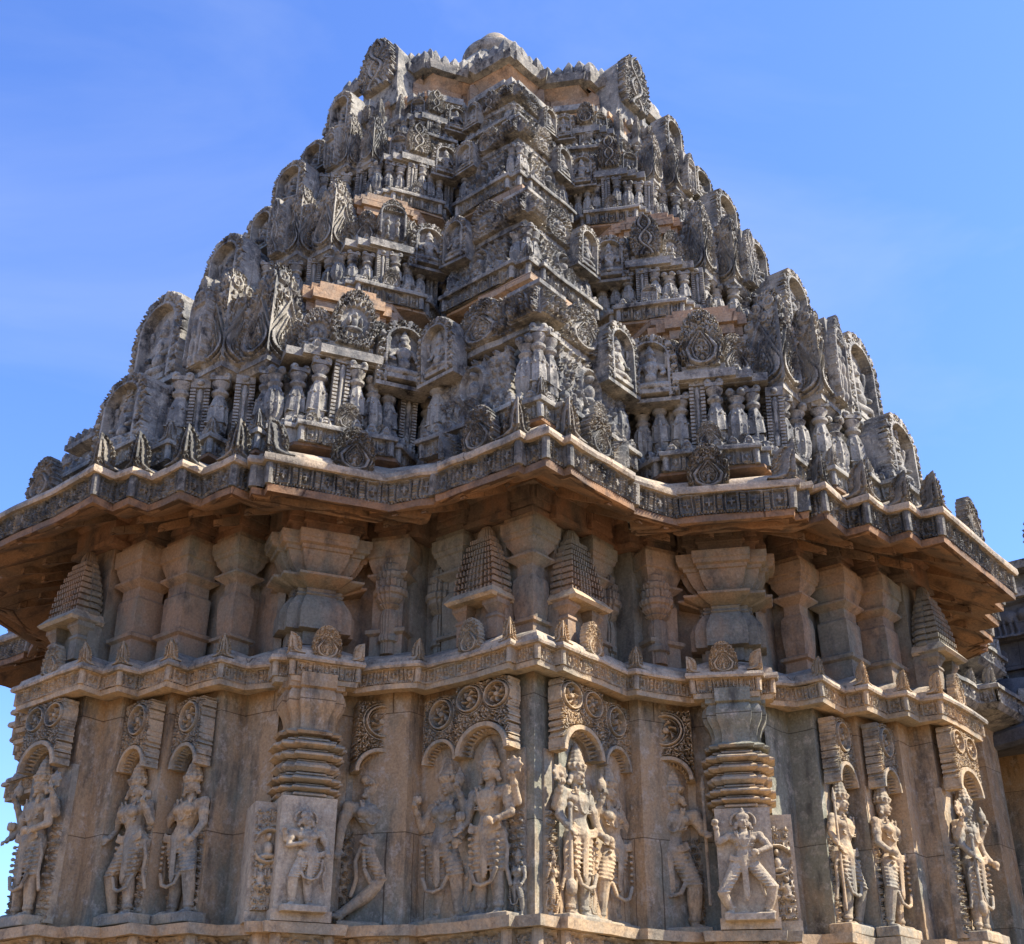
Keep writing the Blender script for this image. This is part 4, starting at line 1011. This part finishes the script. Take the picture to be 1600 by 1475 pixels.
        # -- stepped corners: pillars below, tall blades above
        for vi in (16, 18, 20):
            o = empty('blade_bay', T0 @ at_corner(P, vmir(sd, vi), z, 0), temple)
            for x, y, kd in ((0, .16, 0), (-.15, .27, 1), (.15, .27, 2)):
                put('pillar', PL[kd], T(x*f, y*f, 0) @ Matrix.Diagonal((f*1.35, f*1.3, hp*.97/.46, 1)), o)
            put('finial', FN['tower'][vi//2 % 2], T(0, -.01, .0, 0, .55*f+.05), o)
            if vi < 20:
                g = G(); r_ = wk0 = .20*f; sqloft(g, [(r_*.9, zl-z-.14*f), (r_*1.1, zl-z-.10*f), (r_*1.1, zl-z+.01*f), (r_*.8, zl-z+.05*f)]); g.xf(Matrix.Rotation(PI/4, 4, 'Z')); g.xf(Matrix.Translation((0, .36*f, 0))); put('blade_base', g.mesh('blade_base', M['tower'], 30, .004), Matrix.Identity(4), o)
                bh = (.92, .74, .62, .36)[k]; wk = (1.0, .9, .8, .35)[k]
                put('tower_blade', BL[vi//2 % 2], T(0, .10*f, zl-z-.10*f) @ Matrix.Diagonal((wk*f*1.05, wk*f*1.05, bh/.62, 1)), o)
            else:
                g = G(); g.box(-.11*f, .11*f, .12*f, .5*f, zl-z-.03, zl-z+(.72, .55, .45, .2)[k])
                ss = put('side_slab', g.mesh('side_slab', M['tower'], 30, .004), Matrix.Rotation((-1 if sd == 'L' else 1)*PI/4*(1), 4, 'Z'), o)
                put('gable', KP['tower'][4 if k % 2 == 0 else 3], T(0, .10*f, zl-z-.02) @ Matrix.Diagonal((.24*f/.3, .8, (.76, .58, .48, .24)[k]/.36, 1)), ss)
                put('gable', KP['tower'][3], Matrix.Translation(((.10 if sd == 'L' else -.10)*f, .30*f, zl-z)) @ Matrix.Rotation(PI/2 if sd == 'L' else -PI/2, 4, 'Z') @ Matrix.Diagonal((.32*f/.3, .6, (.70, .53, .43, .2)[k]/.36, 1)), ss)
        # -- middle bay: large niche block standing out over the bhadra
        o = empty('middle_gable', T0 @ on_edge(P, e(22), .5, z, 0), temple)
        bpl = (C0+.578*S+.338)*s; sgx = 1 if sd == 'L' else -1
        for gi, (pl, cx, hw, z0, z1) in enumerate(GB[k]):
            y0 = bpl-pl; cx *= sgx; hh = z1-z0; g = G()
            g.loft([[(cx-hw*a_, y0+.05+b_, z0+hh*c_), (cx+hw*a_, y0+.05+b_, z0+hh*c_), (cx+hw*a_, y0+1.0, z0+hh*c_*d_), (cx-hw*a_, y0+1.0, z0+hh*c_*d_)] for a_, b_, c_, d_ in ((1, 0, 0, 1), (1, 0, .62, .85), (.76, .02, .84, .82), (.36, .04, .97, .80))])
            g.xf(Matrix.Translation((0, 0, -z)))
            gb = put('gable_block', g.mesh('gable_block', M['tower'], 20, .010), Matrix.Identity(4), o)
            put('arch', AR[0], T(cx, y0, z0-z+.01) @ Matrix.Diagonal((hw*2/.34, 1.3, hh*1.0/.46, 1)), gb)
            put('seated_deity', SEAT, T(cx, y0+.02, z0-z+.13*hh) @ Matrix.Diagonal((hw*3.0, 1.1, hh*1.42, 1)), gb)
        for x in (.46*sgx, .36*sgx): put('pillar', PL[1 if abs(x) > .4 else 0], T(x*l_, .14*f, 0) @ Matrix.Diagonal((f*1.1, f, hp/.46, 1)), o)
    # corner piece on the axis
    o = empty('corner_block', T0 @ at_corner(P, 0, z, 0), temple)
    put('pillar', PL[0], T(0, .13*f, 0) @ Matrix.Diagonal((f*1.1, f*1.1, hp/.46, 1)), o)
    put('finial', FN['tower'][0], T(0, -.01, .0, 0, .6*f+.04), o)
    g = G(); sqloft(g, [(.13*f, zl-z), (.13*f, zl-z+ch*.55), (.15*f, zl-z+ch*.58), (.15*f, zl-z+ch*.66)], (0, 0)); g.xf(Matrix.Rotation(PI/4, 4, 'Z')); g.xf(Matrix.Translation((0, .22*f, 0)))
    cb = put('crown_block', g.mesh('crown_block', M['tower'], 30, .004), Matrix.Identity(4), o)
    for q in (-1, 1): put('figure_panel', FPN[1], Matrix.Translation((0, .22*f, zl-z+.01)) @ Matrix.Rotation(q*PI/4, 4, 'Z') @ T(0, -.135*f, 0) @ Matrix.Diagonal((.24*f/.6, 1, ch*.52/.4, 1)), cb)
# petals round the dome rim and the big top blades
Q = offset(EAVE*.45, .02)
g = G(); g.lathe([(.005, 0), (.06, .02), (.075, .09), (.06, .20), (.02, .30), (.004, .33)], 6, flute=.0)
g.xf(Matrix.Diagonal((1.25, .9, .85, 1))); PET = ms(g, 'rim_petal', 'tower', 30)
for i in sorted(VE):
    a, b, l_, an = edge(Q, i)
    if l_ < .10: continue
    n = max(1, round(l_/.125))
    for j in range(n): put('rim_petal', PET, on_edge(Q, i, (j+.5)/n, RIMZ, -.09, random.uniform(.75, 1.0)))
for sd in SIDES:
    sgx = 1 if sd == 'L' else -1
    o = empty('top_gable', T0 @ (T(.33, -2.32, 9.62, 0) if sd == 'L' else T(2.32, -.33, 9.62, PI/2)), temple)
    g = G(); bw = .26
    g.loft([[(-bw, .12, -.42), (bw, .12, -.42), (bw, 1.3, -.42), (-bw, 1.3, -.42)], [(-bw, .05, 0), (bw, .05, 0), (bw, 1.3, 0), (-bw, 1.3, 0)], [(-bw, .05, .50), (bw, .05, .50), (bw, 1.3, .40), (-bw, 1.3, .40)], [(-bw*.6, .08, .66), (bw*.6, .08, .66), (bw*.6, 1.3, .52), (-bw*.6, 1.3, .52)]])
    put('gable_block', g.mesh('gable_block', M['tower'], 20, .008), Matrix.Identity(4), o)
    put('gable', random.choice(KP['tower']), T(0, .0, .02) @ Matrix.Diagonal((1.75, 1.3, .70/.36, 1)), o)

# ------------------------------------------------------------------ neighbouring buildings
def cam_pt(px, py, dist):
    """point on the ray through photo pixel (px,py) at ground distance dist from the viewpoint (only used to lay out the neighbours)"""
    f, th, ps = 1897.71, .480535, .881204642; x = px-800; y = 737.5-py
    r = (x, f*math.cos(th)-y*math.sin(th), f*math.sin(th)+y*math.cos(th)); k = dist/math.hypot(r[0], r[1])
    u = r[0]*-math.sin(ps)+r[1]*math.cos(ps); v = r[0]*math.cos(ps)+r[1]*math.sin(ps)
    return Vector((2.924*S-u*k, -3.393*S+v*k, r[2]*k))
hall = empty('pillared_hall', T(1.2, 9.2, -1.6), label='dark weathered stone hall with elephant frieze at the right edge, behind the temple', category='building')
H0 = Matrix.Translation((-1.2, -9.2, 1.6))
def hp(name, g, mat, smooth=30, warp=.006, parent=None):
    me = g.mesh(name, M[mat], smooth, warp); return link(name, me, parent or hall, H0 if parent is None else Matrix.Identity(4))
X0, Y0 = 2.6, 5.2      # its wall faces the viewer (-y) and the open court (+x)
g = G(); g.box(-6, 9, Y0, 13, -1.6, 3.55); hp('wall', g, 'wall')
g = G(); band(g, np.array([(-6.4, Y0-.9), (9.8, Y0-.9), (9.8, 13), (-6.4, 13)]), [(-.6, 3.42), (0, 3.36), (.06, 3.40), (.06, 3.52), (-.1, 3.66), (-.35, 3.95), (-.52, 4.25), (-.7, 4.30)], .4); hp('sloping_eave', g, 'dark', 30, .02)
g = G(); g.box(-6, 9.0, Y0-.05, 12.6, 4.2, 4.78); g.box(-6, 9.0, Y0-.12, 12.6, 4.42, 4.46)
for i in range(24): g.ell((-2+i*.45, Y0-.06, 4.60), .11, .06, .11, 12, 6); g.ell((-2+i*.45, Y0-.10, 4.60), .05, .05, .05, 8, 5)
hp('parapet_base', g, 'dark')
def elephant_h(px, pz):
    H = np.where((pz < .08) | (pz > .92), .9, .05)
    b = np.hypot((px-.45)/.24, (pz-.58)/.20); H = np.maximum(H, rid(b, 1))
    H = np.maximum(H, rid(np.hypot((px-.74)/.10, (pz-.60)/.17), 1)); 
    for c in (.30, .40, .52, .62): H = np.maximum(H, .9*rid((px-c), .035)*(pz < .5)*(pz > .1))
    H = np.maximum(H, .8*rid(dpl([(.82, .6), (.88, .4), (.86, .2)], px, pz), .04)); H = np.where(np.abs(px-.98) < .03, .7, H)
    return H
def strip(g, x0, x1, y, z0, z1, unit, depth, res, fh):
    n = max(1, round((x1-x0)/unit)); X, Z = np.meshgrid(np.linspace(x0, x1, int((x1-x0)/res)), np.linspace(z0, z1, int((z1-z0)/res)))
    H = fh(((X-x0)*n/(x1-x0)) % 1.0, (Z-z0)/(z1-z0))*depth; ny, nx = X.shape; idx = np.arange(nx*ny).reshape(ny, nx)
    g.add(np.stack([X, y-H, Z], -1).reshape(-1, 3), np.stack([idx[:-1, :-1], idx[:-1, 1:], idx[1:, 1:], idx[1:, :-1]], -1).reshape(-1, 4))
g = G(); strip(g, -3, 9.0, Y0-.16, 4.78, 5.20, .62, .07, .02, elephant_h); g.box(-6, 9.0, Y0-.14, 12, 4.76, 5.20); hp('elephant_frieze', g, 'dark')
g = G(); g.box(-6, 9.15, Y0-.30, 12, 5.20, 5.30); g.box(-6, 9.0, Y0-.12, 12, 5.30, 5.52); g.box(-6, 9.2, Y0-.34, 12, 5.52, 5.62); hp('parapet_rail', g, 'tower')
for i in range(9):
    link('parapet_gable', KP['tower'][i % 3], hall, H0 @ T(-1.5+i*1.15, Y0-.28, 5.60, 0, 1.7))
g = G(); g.box(3.2, 3.5, Y0-.18, Y0, .2, 1.7); g.loft([[(3.1, Y0-.3, 1.7), (3.6, Y0-.3, 1.7), (3.6, Y0, 1.7), (3.1, Y0, 1.7)], [(3.2, Y0-.2, 1.85), (3.5, Y0-.2, 1.85), (3.5, Y0, 1.85), (3.2, Y0, 1.85)]])
for i in range(6): g.box(3.23, 3.47, Y0-.22, Y0, .5+i*.18, .58+i*.18)
hp('wall_pier', g, 'wall')
# small side shrine seen between the temple and the hall
for nm_, lab, cx, cy, zt in (('side_shrine', 'small grey carved shrine squeezed between the temple and the dark hall at right', 2.45, 4.1, 3.85),):
    o = empty(nm_, T(cx, cy, -1.6), label=lab, category='shrine')
    sq = np.array([(-.9, -.9), (-.3, -.9), (-.3, -1.1), (.3, -1.1), (.3, -.9), (.9, -.9), (.9, -.3), (1.1, -.3), (1.1, .3), (.9, .3), (.9, .9), (-.9, .9)])
    H1 = Matrix.Translation((0, 0, 1.6))
    def sp_(name, g, mat): return link(name, g.mesh(name, M[mat], 30, .005), o, H1)
    g = G(); slab(g, sq, -.1, -1.6, zt-.2); sp_('wall', g, 'wall')
    for j, (zz, oo) in enumerate(((zt-.2, .25), (zt+.35, .10), (zt+.85, -.08))):
        g = G(); band(g, sq, [(-.2, zz-.12), (oo-.05, zz-.05), (oo, zz)]); 
        Q2 = offset(sq, oo-.02)
        for i in range(len(Q2)):
            a, b = Q2[i], Q2[(i+1) % len(Q2)]; l = np.linalg.norm(b-a); n = max(1, round(l/.13)); ang = math.atan2(b[1]-a[1], b[0]-a[0]); q = G(); strip(q, 0, l, 0, zz, zz+.14, .13, .03, .012, frieze_h); g.merge(q, np.array(T(a[0], a[1], 0, ang)))
        band(g, sq, [(oo-.03, zz+.14), (oo+.03, zz+.14), (oo+.03, zz+.18), (oo-.1, zz+.24), (-.3, zz+.28)]); slab(g, sq, -.2, zz+.2, zz+.27); sp_('eave', g, 'tower')
        g = G(); slab(g, sq, -.12-.15*j, zz+.2, zz+.62); sp_('tier', g, 'tower')
        for i in range(0, len(Q2), 1): link('finial', FN['tower'][i % 2], o, H1 @ at_corner(offset(sq, oo-.05), i, zz+.18, 0, .9))
# low boundary wall in the distance at the left edge
g = G(); g.box(-60, -9, 3.2, 3.8, -1.6, .9); wl = link('boundary_wall', g.mesh('boundary_wall', M['cornice2'], 30), label='pale compound wall with a row of small crenels, far off at the left edge', category='wall')
g = G()
for i in range(80): g.box(-60+i*.64, -59.66+i*.64, 3.25, 3.75, .9, 1.15)
g.box(-60, -9, 3.1, 3.9, .82, .9); link('coping', g.mesh('coping', M['kapota'], 30), wl)


# ------------------------------------------------------------------ ground, camera, light
g = G(); g.box(-400, 400, -400, 400, -1.9, -1.604); link('ground', g.mesh('ground', M['ground'], 0), kind='structure')
CX, CY = 2.924*S, -3.393*S
f_, th_, ro_, ps_ = 1897.71, .480535, .004266984, .881204642
cam_d = bpy.data.cameras.new('camera'); cam = bpy.data.objects.new('camera', cam_d); col.objects.link(cam)
cam_d.sensor_width = 36; cam_d.sensor_fit = 'HORIZONTAL'; cam_d.lens = 36*f_/1600; cam_d.clip_end = 3000; cam_d.clip_start = .05
ax = math.pi-ps_          # world angle of the viewing azimuth
R = Matrix.Rotation(ax-PI/2, 4, 'Z') @ Matrix.Rotation(PI/2+th_, 4, 'X') @ Matrix.Rotation(ro_, 4, 'Z')
cam.matrix_world = Matrix.Translation((CX, CY, 0)) @ R
scene.camera = cam
SUN_TH, SUN_EL = math.radians(33), math.radians(46)
sd = Vector((math.cos(SUN_EL)*math.cos(SUN_TH), math.cos(SUN_EL)*math.sin(SUN_TH), math.sin(SUN_EL)))
l = bpy.data.lights.new('sun', 'SUN'); l.energy = 5.0; l.angle = math.radians(.5); l.color = (1, .94, .84)
lo = bpy.data.objects.new('sun', l); col.objects.link(lo); lo.rotation_mode = 'QUATERNION'; lo.rotation_quaternion = sd.to_track_quat('Z', 'Y')
w = bpy.data.worlds.new('World'); scene.world = w; w.use_nodes = True; nt = w.node_tree; nt.nodes.clear()
wo = nn(nt, 'ShaderNodeOutputWorld'); bg = nn(nt, 'ShaderNodeBackground'); sky = nn(nt, 'ShaderNodeTexSky')
sky.sky_type = 'NISHITA'; sky.sun_disc = False; sky.sun_elevation = SUN_EL; sky.sun_rotation = math.atan2(sd.x, sd.y); sky.air_density = 1.0; sky.dust_density = .3; sky.ozone_density = 3.5
bg.inputs['Strength'].default_value = .085
tint = nn(nt, 'ShaderNodeMix', data_type='RGBA', blend_type='MULTIPLY'); tint.inputs[0].default_value = 1; tint.inputs[7].default_value = (1.02, 1.25, 1.84, 1)
nt.links.new(sky.outputs[0], tint.inputs[6]); 
tc = nn(nt, 'ShaderNodeTexCoord'); mpn = nn(nt, 'ShaderNodeMapping'); mpn.inputs['Scale'].default_value = (1.4, 1.4, 3.2); mpn.inputs['Rotation'].default_value = (.3, .5, .2)
cn = nn(nt, 'ShaderNodeTexNoise'); cn.inputs['Scale'].default_value = 1.6; cn.inputs['Detail'].default_value = 7; cn.inputs['Roughness'].default_value = .55; cn.inputs['Distortion'].default_value = .5
cr_ = nn(nt, 'ShaderNodeMapRange'); cr_.inputs[1].default_value = .46; cr_.inputs[2].default_value = .78; cr_.inputs[4].default_value = .30
cm = nn(nt, 'ShaderNodeMix', data_type='RGBA'); cm.inputs[7].default_value = (3.6, 4.2, 5.6, 1)
nt.links.new(tc.outputs['Generated'], mpn.inputs[0]); nt.links.new(mpn.outputs[0], cn.inputs[0]); nt.links.new(cn.outputs['Fac'], cr_.inputs[0]); nt.links.new(cr_.outputs[0], cm.inputs[0]); nt.links.new(tint.outputs[2], cm.inputs[6]); nt.links.new(cm.outputs[2], bg.inputs[0]); nt.links.new(bg.outputs[0], wo.inputs[0])
scene.view_settings.view_transform = 'Standard'; scene.view_settings.look = 'None'; scene.view_settings.exposure = 1.24; scene.view_settings.gamma = 1
